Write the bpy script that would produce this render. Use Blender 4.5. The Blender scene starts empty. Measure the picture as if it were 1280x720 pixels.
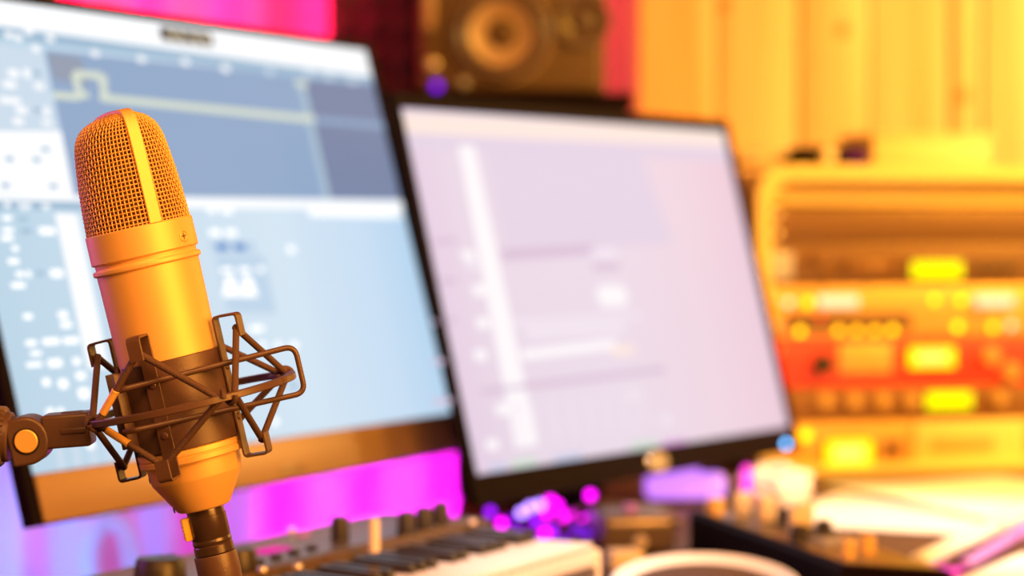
import bpy, bmesh, math, random
from mathutils import Vector, Matrix
random.seed(7)
SC = bpy.context.scene
COL = SC.collection
pi = math.pi
sin, cos, rad = math.sin, math.cos, math.radians

# ------------------------------------------------------------------ camera
F = 3000.0                      # focal length in pixels of the 1280 px frame
PITCH = 0.0235813
CAM = Vector((0.0, 0.0, 1.0))
FW = Vector((0, cos(PITCH), -sin(PITCH)))
UPV = Vector((0, sin(PITCH), cos(PITCH)))
RT = Vector((1, 0, 0))
DESK = CAM.z - 0.26

def P(px, py, d):
    return CAM + d * (FW + RT * ((px - 640) / F) - UPV * ((py - 360) / F))

def PZ(px, py, z):
    """where the ray of a pixel meets the horizontal plane at height z"""
    r = P(px, py, 1.0) - CAM
    return CAM + r * ((z - CAM.z) / r.z)

cam_data = bpy.data.cameras.new('camera')
cam_data.sensor_width = 36.0
cam_data.lens = F / 1280 * 36
cam_data.clip_start = 0.02
cam_data.dof.use_dof = True
cam_data.dof.focus_distance = 1.135
cam_data.dof.aperture_fstop = 5.2
cam = bpy.data.objects.new('camera', cam_data)
cam.location = CAM
cam.rotation_euler = (pi / 2 - PITCH, 0, 0)
COL.objects.link(cam)
SC.camera = cam

# ------------------------------------------------------------------ materials
def lin(c):
    return tuple(((v / 255) / 12.92 if v / 255 <= 0.04045 else ((v / 255 + 0.055) / 1.055) ** 2.4) for v in c) + (1.0,)

def mat(name, col, rough=0.5, metal=0.0, bump=0.0, scale=200.0, var=0.0, spec=0.5, coat=0.0):
    m = bpy.data.materials.new(name); m.use_nodes = True
    nt = m.node_tree; b = nt.nodes['Principled BSDF']
    c = tuple(col) if len(col) == 4 else tuple(col) + (1.0,)
    b.inputs['Base Color'].default_value = c
    b.inputs['Roughness'].default_value = rough
    b.inputs['Metallic'].default_value = metal
    b.inputs['Specular IOR Level'].default_value = spec
    b.inputs['Coat Weight'].default_value = coat
    tc = nt.nodes.new('ShaderNodeTexCoord')
    n = nt.nodes.new('ShaderNodeTexNoise')
    n.inputs['Scale'].default_value = scale
    n.inputs['Detail'].default_value = 3
    nt.links.new(tc.outputs['Object'], n.inputs['Vector'])
    if var > 0:
        mix = nt.nodes.new('ShaderNodeMixRGB'); mix.blend_type = 'MULTIPLY'
        mix.inputs['Fac'].default_value = var
        mix.inputs['Color1'].default_value = c
        nt.links.new(n.outputs['Fac'], mix.inputs['Color2'])
        nt.links.new(mix.outputs['Color'], b.inputs['Base Color'])
    if bump > 0:
        bp = nt.nodes.new('ShaderNodeBump'); bp.inputs['Strength'].default_value = bump
        bp.inputs['Distance'].default_value = 0.0006
        nt.links.new(n.outputs['Fac'], bp.inputs['Height'])
        nt.links.new(bp.outputs['Normal'], b.inputs['Normal'])
    return m

def emit(name, srgb, strength=1.0, base=(0.004, 0.004, 0.004)):
    m = bpy.data.materials.new(name); m.use_nodes = True
    b = m.node_tree.nodes['Principled BSDF']
    b.inputs['Base Color'].default_value = base + (1,)
    b.inputs['Roughness'].default_value = 0.4
    b.inputs['Specular IOR Level'].default_value = 0.03
    b.inputs['Emission Color'].default_value = lin(srgb)
    b.inputs['Emission Strength'].default_value = strength
    return m

def emit_ramp(name, stops, axis='X'):
    """display picture whose colour runs across the panel"""
    m = emit(name, (255, 255, 255))
    nt = m.node_tree; b = nt.nodes['Principled BSDF']
    tc = nt.nodes.new('ShaderNodeTexCoord'); sp = nt.nodes.new('ShaderNodeSeparateXYZ')
    cr = nt.nodes.new('ShaderNodeValToRGB')
    el = cr.color_ramp.elements
    while len(el) < len(stops): el.new(0.5)
    for e, (p, c) in zip(el, stops):
        e.position = p; e.color = lin(c)
    nt.links.new(tc.outputs['Generated'], sp.inputs[0])
    nt.links.new(sp.outputs[axis], cr.inputs['Fac'])
    nt.links.new(cr.outputs['Color'], b.inputs['Emission Color'])
    return m

def wood_wall_mat():
    m = bpy.data.materials.new('pine_planks'); m.use_nodes = True
    nt = m.node_tree; b = nt.nodes['Principled BSDF']; b.inputs['Roughness'].default_value = 0.6
    tc = nt.nodes.new('ShaderNodeTexCoord')
    mp = nt.nodes.new('ShaderNodeMapping'); mp.inputs['Scale'].default_value = (14, 14, 0.7)
    ns = nt.nodes.new('ShaderNodeTexNoise'); ns.inputs['Scale'].default_value = 1.5; ns.inputs['Detail'].default_value = 4
    cr = nt.nodes.new('ShaderNodeValToRGB')
    cr.color_ramp.elements[0].position = 0.3; cr.color_ramp.elements[0].color = (0.62, 0.36, 0.13, 1)
    cr.color_ramp.elements[1].position = 0.65; cr.color_ramp.elements[1].color = (0.85, 0.60, 0.30, 1)
    nt.links.new(tc.outputs['Object'], mp.inputs['Vector']); nt.links.new(mp.outputs[0], ns.inputs['Vector'])
    nt.links.new(ns.outputs['Fac'], cr.inputs['Fac']); nt.links.new(cr.outputs[0], b.inputs['Base Color'])
    return m

M = {}
M['gold'] = mat('champagne_gold', (0.92, 0.55, 0.19), 0.5, 0.3, bump=0.08, scale=2500)
M['gold_wire'] = mat('gold_wire', (0.86, 0.50, 0.17), 0.42, 0.35)
M['lining'] = mat('dark_mesh_lining', (0.13, 0.06, 0.02), 0.7, 0.0, bump=0.6, scale=900)
M['black_metal'] = mat('black_painted_steel', (0.10, 0.052, 0.042), 0.40, 0.0, bump=0.15, scale=900, spec=0.6)
M['black_plastic'] = mat('black_plastic', (0.10, 0.055, 0.045), 0.42, bump=0.1, scale=700)
M['cord'] = mat('braided_elastic', (0.10, 0.052, 0.042), 0.6, bump=0.9, scale=1600)
M['brass'] = mat('brass', (0.95, 0.58, 0.18), 0.4, 0.3)
M['xlr_black'] = mat('black_connector_shell', (0.06, 0.034, 0.028), 0.25, 0.2, spec=0.8)
M['latch'] = mat('yellow_latch', (0.95, 0.55, 0.06), 0.4)
M['rubber'] = mat('rubber', (0.02, 0.018, 0.018), 0.6, bump=0.3, scale=600)
M['bezel'] = mat('black_bezel', (0.006, 0.002, 0.005), 0.6, bump=0.05, scale=800, spec=0.05)
M['chin'] = mat('bronze_chin', (0.42, 0.27, 0.15), 0.45, 0.3, bump=0.05, scale=800)
M['badge'] = mat('silver_badge', (0.85, 0.78, 0.7), 0.25, 0.8)
M['grey_mark'] = mat('grey_mark', (0.28, 0.18, 0.1), 0.4, 0.3)
M['spk'] = mat('speaker_vinyl', (0.13, 0.075, 0.04), 0.45, bump=0.2, scale=400, var=0.2, spec=0.3)
M['cone'] = mat('speaker_cone', (0.45, 0.30, 0.22), 0.4, bump=0.1, scale=300)
M['spk_rubber'] = mat('speaker_surround', (0.12, 0.075, 0.065), 0.35)
M['wall'] = wood_wall_mat()
M['floor'] = mat('floor_carpet', (0.08, 0.06, 0.07), 0.9, bump=0.5, scale=120, var=0.4)
M['plaster'] = mat('painted_plaster', (0.6, 0.55, 0.52), 0.9, bump=0.1, scale=60)
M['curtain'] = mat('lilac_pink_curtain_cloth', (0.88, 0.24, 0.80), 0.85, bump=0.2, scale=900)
M['foam'] = mat('black_acoustic_foam', (0.05, 0.018, 0.04), 0.95, bump=0.8, scale=300)
M['desk'] = mat('dark_walnut_desk', (0.11, 0.055, 0.035), 0.55, bump=0.1, scale=60, var=0.4, spec=0.25)
M['synth'] = mat('dark_synth_panel', (0.11, 0.075, 0.065), 0.3, bump=0.1, scale=500)
M['silver'] = mat('brushed_silver', (0.72, 0.62, 0.55), 0.35, 0.7)
M['knob'] = mat('knob_black', (0.035, 0.028, 0.025), 0.4)
M['ivory'] = mat('ivory_key', (0.88, 0.80, 0.70), 0.3)
M['ebony'] = mat('ebony_key', (0.03, 0.022, 0.02), 0.35)
M['cream'] = mat('cream_plastic', (0.90, 0.74, 0.52), 0.4)
M['white'] = mat('white_glaze', (0.92, 0.90, 0.87), 0.25)
M['paper'] = mat('white_paper', (0.93, 0.90, 0.84), 0.8, bump=0.1, scale=200)
M['lilac'] = mat('lilac_plastic', (0.50, 0.22, 0.95), 0.35)
M['magenta'] = mat('magenta_reflection', (0.55, 0.02, 0.95), 0.6)
M['case'] = mat('tan_case_shell', (0.85, 0.64, 0.24), 0.4, bump=0.1, scale=250)
M['rack_dark'] = mat('rack_panel_bronze', (0.20, 0.10, 0.045), 0.4, 0.2, bump=0.1, scale=300)
M['rack_gold'] = mat('rack_panel_gold', (0.75, 0.46, 0.15), 0.4, 0.3)
M['rack_red'] = mat('rack_panel_red', (0.75, 0.06, 0.06), 0.35)
M['rack_brown'] = mat('rack_panel_brown', (0.26, 0.12, 0.05), 0.4, 0.2)
M['grey'] = mat('grey_switch', (0.42, 0.40, 0.48), 0.5)
M['pine'] = mat('pale_pine', (0.66, 0.50, 0.24), 0.55, bump=0.1, scale=80)
M['tissue'] = mat('white_cloth', (0.92, 0.80, 0.72), 0.9)
M['violet_cable'] = mat('violet_cable', (0.62, 0.30, 0.85), 0.6)

# ------------------------------------------------------------------ mesh builder
def frame_from(z, xhint=Vector((1, 0, 0))):
    z = z.normalized()
    x = xhint - z * xhint.dot(z)
    if x.length < 1e-6:
        x = Vector((0, 1, 0)) - z * z.y
    x.normalize()
    y = z.cross(x)
    m = Matrix.Identity(4)
    for i in range(3):
        m[i][0], m[i][1], m[i][2] = x[i], y[i], z[i]
    return m

class MB:
    def __init__(self):
        self.v = []; self.f = []; self.mi = []; self.sm = []
    def add(self, vs, fs, mi=0, smooth=True):
        o = len(self.v)
        self.v += [Vector(a) for a in vs]
        for f in fs:
            self.f.append([o + i for i in f]); self.mi.append(mi); self.sm.append(smooth)
        return self
    def box(self, c, s, X=None, bev=0.0, mi=0, seg=2):
        bm = bmesh.new()
        bmesh.ops.create_cube(bm, size=1.0)
        for v in bm.verts:
            v.co = Vector((v.co.x * s[0], v.co.y * s[1], v.co.z * s[2]))
        if bev > 0:
            bmesh.ops.bevel(bm, geom=list(bm.edges), offset=min(bev, min(s) * 0.49), segments=seg, profile=0.5, affect='EDGES')
        T = Matrix.Translation(Vector(c)) @ (X.to_4x4() if X else Matrix.Identity(4))
        bm.verts.ensure_lookup_table()
        self.add([T @ v.co for v in bm.verts], [[v.index for v in f.verts] for f in bm.faces], mi)
        bm.free()
        return self
    def lathe(self, prof, n=48, X=None, mi=0, cap=True, a0=0.0, a1=2 * pi):
        """profile of (radius, height) about local Z; azimuth 0 faces -Y"""
        closed = abs(a1 - a0 - 2 * pi) < 1e-6
        vs = []; fs = []
        cnt = n if closed else n + 1
        for r, h in prof:
            for k in range(cnt):
                a = a0 + (a1 - a0) * k / n
                vs.append(Vector((r * sin(a), -r * cos(a), h)))
        for i in range(len(prof) - 1):
            for k in range(n):
                k2 = (k + 1) % cnt
                fs.append([i * cnt + k, i * cnt + k2, (i + 1) * cnt + k2, (i + 1) * cnt + k])
        if cap and closed:
            if prof[0][0] > 1e-6: fs.append([k for k in range(cnt)][::-1])
            if prof[-1][0] > 1e-6: fs.append([(len(prof) - 1) * cnt + k for k in range(cnt)])
        if X: vs = [X @ v for v in vs]
        return self.add(vs, fs, mi)
    def cyl(self, a, b, r, r2=None, n=24, mi=0, bev=0.0):
        a = Vector(a); b = Vector(b); L = (b - a).length
        r2 = r if r2 is None else r2
        X = Matrix.Translation(a) @ frame_from(b - a)
        if bev > 0:
            pr = [(r - bev, 0), (r, bev), (r2, L - bev), (r2 - bev, L)]
        else:
            pr = [(r, 0), (r2, L)]
        return self.lathe(pr, n, X, mi)
    def tube(self, pts, r, n=10, closed=False, mi=0, flat=None, up=None):
        """swept tube; flat=(width, height) gives a rectangular band with 'up' as its height axis"""
        pts = [Vector(p) for p in pts]; N = len(pts)
        vs = []; fs = []
        prev = None
        for i, p in enumerate(pts):
            if closed: t = pts[(i + 1) % N] - pts[i - 1]
            else: t = pts[min(i + 1, N - 1)] - pts[max(i - 1, 0)]
            t.normalize()
            if up is not None:
                uu = Vector(up); uu = (uu - t * uu.dot(t)).normalized()
            elif prev is None:
                h = Vector((0, 0, 1)) if abs(t.z) < 0.9 else Vector((1, 0, 0))
                uu = (h - t * h.dot(t)).normalized()
            else:
                uu = (prev - t * prev.dot(t)).normalized()
            prev = uu
            s = t.cross(uu)
            if flat:
                w, h = flat; c = min(w, h) * 0.25
                ring = [(w - c, h), (-(w - c), h), (-w, h - c), (-w, -(h - c)), (-(w - c), -h), (w - c, -h), (w, -(h - c)), (w, h - c)]
                for a, b in ring: vs.append(p + s * a + uu * b)
            else:
                for k in range(n):
                    a = 2 * pi * k / n
                    vs.append(p + s * (r * cos(a)) + uu * (r * sin(a)))
        m = 8 if flat else n
        for i in range(N if closed else N - 1):
            j = (i + 1) % N
            for k in range(m):
                k2 = (k + 1) % m
                fs.append([i * m + k, i * m + k2, j * m + k2, j * m + k])
        if not closed:
            fs.append(list(range(m))[::-1]); fs.append([(N - 1) * m + k for k in range(m)])
        return self.add(vs, fs, mi)
    def sphere(self, c, r, n=16, mi=0, sq=(1, 1, 1)):
        pr = [(max(1e-7, r * sin(pi * i / n)), -r * cos(pi * i / n)) for i in range(n + 1)]
        X = Matrix.Translation(Vector(c)) @ Matrix.Diagonal((sq[0], sq[1], sq[2], 1))
        return self.lathe(pr, n * 2, X, mi, cap=False)
    def prism(self, poly, t0, t1, ax=(0, 1, 2), mi=0):
        """polygon in two axes extruded along the third"""
        n = len(poly); vs = []
        for t in (t0, t1):
            for a, b in poly:
                v = [0, 0, 0]; v[ax[0]] = a; v[ax[1]] = b; v[ax[2]] = t
                vs.append(Vector(v))
        fs = [list(range(n))[::-1], [n + i for i in range(n)]]
        for i in range(n):
            j = (i + 1) % n
            fs.append([i, j, n + j, n + i])
        return self.add(vs, fs, mi)
    def quad(self, a, b, c, d, mi=0):
        return self.add([a, b, c, d], [[0, 1, 2, 3]], mi, False)
    def build(self, name, mats, parent=None, space=None, angle=35):
        """space: matrix of the frame the vertices are given in, relative to the parent"""
        me = bpy.data.meshes.new(name)
        vs = [space @ v for v in self.v] if space is not None else self.v
        me.from_pydata([tuple(v) for v in vs], [], self.f)
        if not isinstance(mats, (list, tuple)): mats = [mats]
        for m in mats: me.materials.append(m)
        me.polygons.foreach_set('material_index', self.mi)
        me.polygons.foreach_set('use_smooth', self.sm)
        bm = bmesh.new(); bm.from_mesh(me)
        bmesh.ops.recalc_face_normals(bm, faces=bm.faces)
        bm.to_mesh(me); bm.free()
        me.set_sharp_from_angle(angle=rad(angle))
        me.update()
        o = bpy.data.objects.new(name, me); COL.objects.link(o)
        if parent: o.parent = parent
        return o

def tag(o, label, cat, group=None, kind=None):
    o['label'] = label; o['category'] = cat
    if group: o['group'] = group
    if kind: o['kind'] = kind
    return o

WORLD = {}
def thing(name, label, cat, mw=None, group=None):
    o = bpy.data.objects.new(name, None); COL.objects.link(o)
    o.empty_display_size = 0.02
    mw = mw if mw is not None else Matrix.Identity(4)
    o.matrix_world = mw
    WORLD[o.name] = mw.copy()
    return tag(o, label, cat, group)

def at(loc, rz=0.0):
    return Matrix.Translation(Vector(loc)) @ Matrix.Rotation(rz, 4, 'Z')

def inv(o): return WORLD[o.name].inverted()

def struct(o):
    o['kind'] = 'structure'; return o

def arc(c, r, a0, a1, n, ex, ey):
    return [Vector(c) + Vector(ex) * (r * cos(a0 + (a1 - a0) * i / n)) + Vector(ey) * (r * sin(a0 + (a1 - a0) * i / n)) for i in range(n + 1)]

def rounded(pts, r, n=6, closed=False):
    """round the corners of a polyline"""
    pts = [Vector(p) for p in pts]; N = len(pts); out = []
    for i, p in enumerate(pts):
        if not closed and i in (0, N - 1): out.append(p); continue
        a = pts[i - 1]; b = pts[(i + 1) % N]
        da = (a - p); db = (b - p)
        rr = min(r, da.length * 0.45, db.length * 0.45)
        s = p + da.normalized() * rr; e = p + db.normalized() * rr
        for k in range(n + 1):
            t = k / n
            out.append(s * (1 - t) ** 2 + p * 2 * t * (1 - t) + e * t * t)
    return out

class Plane3:
    """a flat face in the room: origin, unit u (right), unit v (up)"""
    def __init__(s, o, u, v):
        s.o, s.u, s.v = Vector(o), Vector(u).normalized(), Vector(v).normalized()
        s.n = s.u.cross(s.v).normalized()          # towards the viewer
        s.M = Matrix.Identity(4)
        for i in range(3):
            s.M[i][0], s.M[i][1], s.M[i][2], s.M[i][3] = s.u[i], s.v[i], s.n[i], s.o[i]
    def uv(s, px, py):
        r = P(px, py, 1.0) - CAM
        t = (s.o - CAM).dot(s.n) / r.dot(s.n)
        q = CAM + r * t - s.o
        return q.dot(s.u), q.dot(s.v)

# ------------------------------------------------------------------ room
BACKY = 3.22
mb = MB(); mb.box((0.6, 1.4, -0.03), (4.6, 5.4, 0.06)); struct(mb.build('floor', M['floor']))
mb = MB(); mb.box((0.6, 1.4, 2.63), (4.6, 5.4, 0.06)); struct(mb.build('ceiling', M['plaster']))
mb = MB(); mb.box((-1.72, 1.4, 1.3), (0.06, 5.4, 2.6)); struct(mb.build('wall_left', M['plaster']))
mb = MB(); mb.box((2.92, 1.4, 1.3), (0.06, 5.4, 2.6)); struct(mb.build('wall_right', M['plaster']))
# back wall of upright pine boards with bevelled joints
mb = MB(); x = -1.75
edges = [-1.75]
xs0 = [(px - 640) / F * BACKY for px in (700, 797, 896, 998, 1087, 1187, 1226, 1330, 1430)]
x = xs0[0]
left = []
while x > -1.6:
    x -= 0.105; left.append(x)
edges = sorted(left) + xs0
x = xs0[-1]
while x < 2.9:
    x += 0.108; edges.append(x)
for a, b in zip(edges[:-1], edges[1:]):
    dy = random.choice((0, 0.002, 0.004))
    mb.box(((a + b) / 2, BACKY + 0.02 + dy, 1.3), (b - a - 0.003, 0.04, 2.6), bev=0.004)
mb.box((0.6, BACKY + 0.045, 1.3), (4.6, 0.02, 2.6))
for kx, kz in ((1053, 38), (905, 8), (1205, 120), (870, -60)):
    p = P(kx, kz, BACKY)
    mb.add([Vector((p.x + 0.009 * cos(2 * pi * k / 20), BACKY - 0.0006, p.z + 0.011 * sin(2 * pi * k / 20))) for k in range(20)], [list(range(20))], 1, False)
M['knot'] = mat('pine_knot', (0.52, 0.25, 0.07), 0.6)
struct(mb.build('wall_back', [M['wall'], M['knot']]))

# pale curtain, hanging in folds across the left of the back wall
mb = MB()
cx0, cx1 = -1.45, (795 - 640) / F * 3.1
N = 220; pts = []
for i in range(N + 1):
    t = i / N; xx = cx0 + (cx1 - cx0) * t
    yy = 3.10 + 0.020 * sin(xx * 62 + 0.8 * sin(xx * 9)) + 0.010 * sin(xx * 27 + 1)
    pts.append((xx, yy))
vs = []; fs = []
zs = [0.04, 0.5, 1.0, 1.5, 2.0, 2.45]
for z in zs:
    for (a, b) in pts: vs.append((a, b, z))
    for (a, b) in pts: vs.append((a, b + 0.003, z))
W2 = 2 * (N + 1)
for j in range(len(zs) - 1):
    for i in range(N):
        fs.append([j * W2 + i, j * W2 + i + 1, (j + 1) * W2 + i + 1, (j + 1) * W2 + i])
        fs.append([j * W2 + N + 1 + i, (j + 1) * W2 + N + 1 + i, (j + 1) * W2 + N + 2 + i, j * W2 + N + 2 + i])
    for i in (0, N):
        fs.append([j * W2 + i, (j + 1) * W2 + i, (j + 1) * W2 + N + 1 + i, j * W2 + N + 1 + i])
for jj in (0, len(zs) - 1):
    for i in range(N):
        fs.append([jj * W2 + i, jj * W2 + i + 1, jj * W2 + N + 2 + i, jj * W2 + N + 1 + i])
mb.add(vs, fs)
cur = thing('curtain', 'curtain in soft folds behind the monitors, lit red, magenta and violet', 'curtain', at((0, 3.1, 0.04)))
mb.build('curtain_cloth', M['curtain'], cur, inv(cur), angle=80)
mb = MB(); mb.tube([(cx0 - 0.05, 3.1, 2.47), (cx1 + 0.02, 3.1, 2.47)], 0.012)
for i in range(14):
    xx = cx0 + (cx1 - cx0) * (i + 0.5) / 14
    mb.tube(arc((xx, 3.1, 2.462), 0.018, 0, 2 * pi, 16, (0, 1, 0), (0, 0, 1))[:-1], 0.002, 6, True)
for xx in (cx0, cx1):
    mb.tube([(xx, 3.1, 2.47), (xx, 3.215, 2.47)], 0.008)
mb.build('curtain_rod', M['black_metal'], cur, inv(cur))

# black acoustic panel hanging in front of the curtain
FP = 2.98
x0, x1 = (411 - 640) / F * FP, (757 - 640) / F * FP
zt = 2.4; zb = P(500, 300, FP).z
fo = thing('acoustic_panel', 'dark plum acoustic panel hanging behind the speaker', 'acoustic panel', at(((x0 + x1) / 2, FP, zb)))
mb = MB(); mb.box(((x0 + x1) / 2, FP + 0.02, (zt + zb) / 2), (x1 - x0, 0.04, zt - zb), bev=0.006)
nx = 9; nz = int((zt - zb) / 0.04)
for i in range(nx):
    for j in range(nz):
        w = (x1 - x0) / nx; a = x0 + w * i; z = zb + (zt - zb) / nz * j; h = (zt - zb) / nz
        mb.add([(a, FP, z), (a + w, FP, z), (a + w, FP, z + h), (a, FP, z + h), (a + w / 2, FP - 0.018, z + h / 2)],
               [[0, 1, 4], [1, 2, 4], [2, 3, 4], [3, 0, 4]], 0, False)
mb.build('foam_face', M['foam'], fo, inv(fo))
for xx in (x0 + 0.05, x1 - 0.05):
    mb = MB(); mb.tube([(xx, FP + 0.02, zt), (xx, FP + 0.02, 2.6)], 0.003)
    mb.build('hanging_wire', M['black_metal'], fo, inv(fo))

# ------------------------------------------------------------------ desk
YAW_L = 1.11608
UL = Vector((cos(YAW_L), sin(YAW_L), 0)); VL = Vector((sin(YAW_L), -cos(YAW_L), 0))   # synth / left monitor axes
B0 = PZ(480, 640, CAM.z - 0.203)                  # a point of the synth's rear edge
eb = B0 - VL * 0.015
e_near = eb - UL * ((eb.y - 1.2) / UL.y); e_far = eb + UL * 0.125
poly = [(e_near.x, e_near.y), (e_far.x, e_far.y), (e_far.x, 3.0), (1.5, 3.0), (1.5, e_near.y)]
dk = thing('desk', 'dark wooden desk under the keyboard, papers and rack case', 'desk', at((0.5, 2.0, 0)))
mb = MB(); mb.prism(poly, DESK - 0.035, DESK, (0, 1, 2)); mb.build('desk_top', M['desk'], dk, inv(dk))
for lx, ly in ((e_near.x + 0.10, e_near.y + 0.06), (e_far.x + 0.08, 2.92), (1.42, 2.92), (1.42, e_near.y + 0.08)):
    mb = MB(); mb.box((lx, ly, (DESK - 0.035) / 2), (0.06, 0.06, DESK - 0.035), bev=0.004)
    mb.build('leg', M['desk'], dk, inv(dk))

# ------------------------------------------------------------------ monitors
def ui_rect(mb, pl, cx, cy, w, h, mi, lift):
    """picture element centred at a point of the display, sized along its axes"""
    u, v = pl.uv(cx, cy)
    u1, v1 = pl.uv(cx + 1, cy); u2, v2 = pl.uv(cx, cy + 1)
    su = math.hypot(u1 - u, 0) + 1e-9; sv = abs(v2 - v) + 1e-9
    a = w * su / 2; b = h * sv / 2
    c = min(a, b) * 0.5
    mb.add([(u - a + c, v - b, lift), (u + a - c, v - b, lift), (u + a, v - b + c, lift), (u + a, v + b - c, lift),
            (u + a - c, v + b, lift), (u - a + c, v + b, lift), (u - a, v + b - c, lift), (u - a, v - b + c, lift)], [list(range(8))], mi, False)

def ui_poly(mb, pl, pts, mi, lift):
    q = [pl.uv(*p) for p in pts]
    mb.add([(a, b, lift) for a, b in q], [list(range(len(q)))], mi, False)

def ui_line(mb, pl, pts, w, mi, lift):
    for (ax, ay), (bx, by) in zip(pts[:-1], pts[1:]):
        L = math.hypot(bx - ax, by - ay); nx, ny = -(by - ay) / L * w / 2, (bx - ax) / L * w / 2
        ui_poly(mb, pl, [(ax + nx, ay + ny), (bx + nx, by + ny), (bx - nx, by - ny), (ax - nx, ay - ny)], mi, lift)

def mon_plane(x, y, z, yaw, tilt):
    n = Vector((sin(yaw), -cos(yaw), 0))
    u = Vector((cos(yaw), sin(yaw), 0)); v = Vector((0, 0, 1)) * cos(tilt) - n * sin(tilt)
    return Plane3((x, y, CAM.z + z), u, v)

def ring_frame(mb, W, H, l, r, b, t, zf, zb, mi=0):
    """bezel: rectangle W x H with an opening, from zb to zf"""
    o = [(0, 0), (W, 0), (W, H), (0, H)]; i = [(l, b), (W - r, b), (W - r, H - t), (l, H - t)]
    vs = [(a, c, zf) for a, c in o] + [(a, c, zf) for a, c in i] + [(a, c, zb) for a, c in o] + [(a, c, zb) for a, c in i]
    fs = []
    for k in range(4):
        j = (k + 1) % 4
        fs += [[k, j, 4 + j, 4 + k], [8 + k, 12 + k, 12 + j, 8 + j], [k, 8 + k, 8 + j, j], [4 + k, 4 + j, 12 + j, 12 + k]]
    mb.add(vs, fs, mi, False)

# ---- left monitor
LW, LH = 0.5974, 0.36
PL = mon_plane(-0.30179, 1.50392, -0.18580, YAW_L, 0.26311)
ml = thing('monitor', 'large monitor with bronze chin showing a blue audio timeline, behind the gold microphone', 'monitor', PL.M @ Matrix.Translation((LW / 2, 0, 0)))
S = Matrix.Translation((-LW / 2, 0, 0))
chin = 0.0325
mb = MB(); ring_frame(mb, LW, LH, 0.010, 0.010, chin, 0.006, 0.002, -0.007)
mb.build('bezel', M['bezel'], ml, S)
mb = MB(); mb.box((0.009 + (LW - 0.009) / 2, chin / 2, 0.0028), (LW - 0.011, chin - 0.001, 0.002), bev=0.0008)
ch = mb.build('chin', M['chin'], ml, S); ch['label'] = 'bronze strip under the display'
u, v = PL.uv(360, 588)
mb = MB(); mb.box((u, v, 0.0042), (0.034, 0.0055, 0.001), bev=0.0004); mb.build('badge', M['grey_mark'], ch, S)
mb = MB()
mb.box((LW / 2, LH / 2, -0.006), (LW - 0.002, LH - 0.002, 0.004), bev=0.001)
mb.box((LW / 2, LH / 2, -0.018), (LW - 0.10, LH - 0.08, 0.024), bev=0.008)
mb.box((LW / 2, LH / 2, -0.040), (LW * 0.6, LH * 0.6, 0.03), bev=0.012)
mb.build('back_shell', M['bezel'], ml, S)

bl = emit_ramp('display_blue', [(0.0, (184, 212, 231)), (0.2, (194, 219, 237)), (0.62, (212, 230, 245)), (0.85, (202, 224, 245)), (1.0, (182, 214, 241))])
UI = [bl,
      emit('display_white', (250, 252, 255), 1.05),            # 1
      emit('display_slate', (146, 171, 204)),                   # 2
      emit('display_slate_dark', (124, 138, 170)),              # 3
      emit('display_pale', (205, 222, 238)),                    # 4
      emit('display_mid', (160, 190, 214)),                     # 5
      emit('display_line', (216, 225, 210)),                    # 6
      emit('display_clock', (52, 50, 50)),                      # 7
      emit('display_digit', (235, 215, 180)),                   # 8
      emit('display_spark', (255, 255, 255), 1.2),              # 9
      emit('display_blue_dot', (70, 130, 200)),                 # 10
      emit('display_cursor', (172, 196, 214)),                  # 11
      emit('display_slate_mid', (150, 160, 180)), emit('display_soft', (190, 214, 236)),               # 12
      ]
mb = MB()
mb.quad((0.010, chin, 0), (LW - 0.010, chin, 0), (LW - 0.010, LH - 0.006, 0), (0.010, LH - 0.006, 0), 0)
e1, e2, e3, e4 = 0.0002, 0.0004, 0.0006, 0.0008
ui_poly(mb, PL, [(-118, -22), (462, 60), (468, 97), (-108, 18)], 1, e1)               # toolbar
ui_poly(mb, PL, [(-108, 18), (468, 97), (471, 110), (-104, 34)], 5, e1)               # ruler
ui_poly(mb, PL, [(55, 62), (471, 106), (500, 250), (92, 244)], 2, e1)                 # arrange area
ui_poly(mb, PL, [(374, 99), (471, 106), (500, 250), (408, 248)], 3, e2)
ui_poly(mb, PL, [(57, 66), (100, 72), (112, 106), (68, 100)], 12, e2)
ui_poly(mb, PL, [(-104, 40), (52, 64), (92, 246), (-62, 240)], 4, e1)                 # track headers
ui_poly(mb, PL, [(-80, 164), (76, 164), (92, 246), (-62, 240)], 1, e2)
ui_poly(mb, PL, [(-62, 243), (502, 251), (505, 262), (-58, 258)], 1, e2)              # divider
ui_poly(mb, PL, [(-58, 250), (105, 252), (107, 263), (-56, 262)], 5, e3)
ui_line(mb, PL, [(375, 100), (409, 249)], 8, 11, e3)
ui_line(mb, PL, [(66, 119), (100, 122)], 9, 6, e3)
ui_line(mb, PL, [(100, 124), (92, 92), (126, 95), (131, 125)], 9, 6, e4)
ui_line(mb, PL, [(130, 123), (386, 149)], 9, 6, e3)
ui_line(mb, PL, [(390, 150), (484, 158)], 8, 2, e4)
for px, py in ((98, 94), (103, 119), (126, 99), (130, 123), (375, 105), (385, 148)):
    ui_rect(mb, PL, px, py, 14, 8, 6, e4 + 0.0001)
ui_rect(mb, PL, 233, 46, 64, 17, 7, e2)
for px in (214, 227, 243, 257):
    ui_rect(mb, PL, px, 44 + (px - 214) * 0.12, 7, 9, 8, e3)
for px, py in ((10, 44), (22, 47), (35, 40), (44, 61), (62, 48), (118, 67), (176, 74), (231, 78), (281, 86), (336, 90), (386, 92), (410, 96), (440, 101), (300, 56), (378, 68)):
    ui_rect(mb, PL, px, py, 10, 8, 1 if py < 90 else 4, e3)
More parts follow.
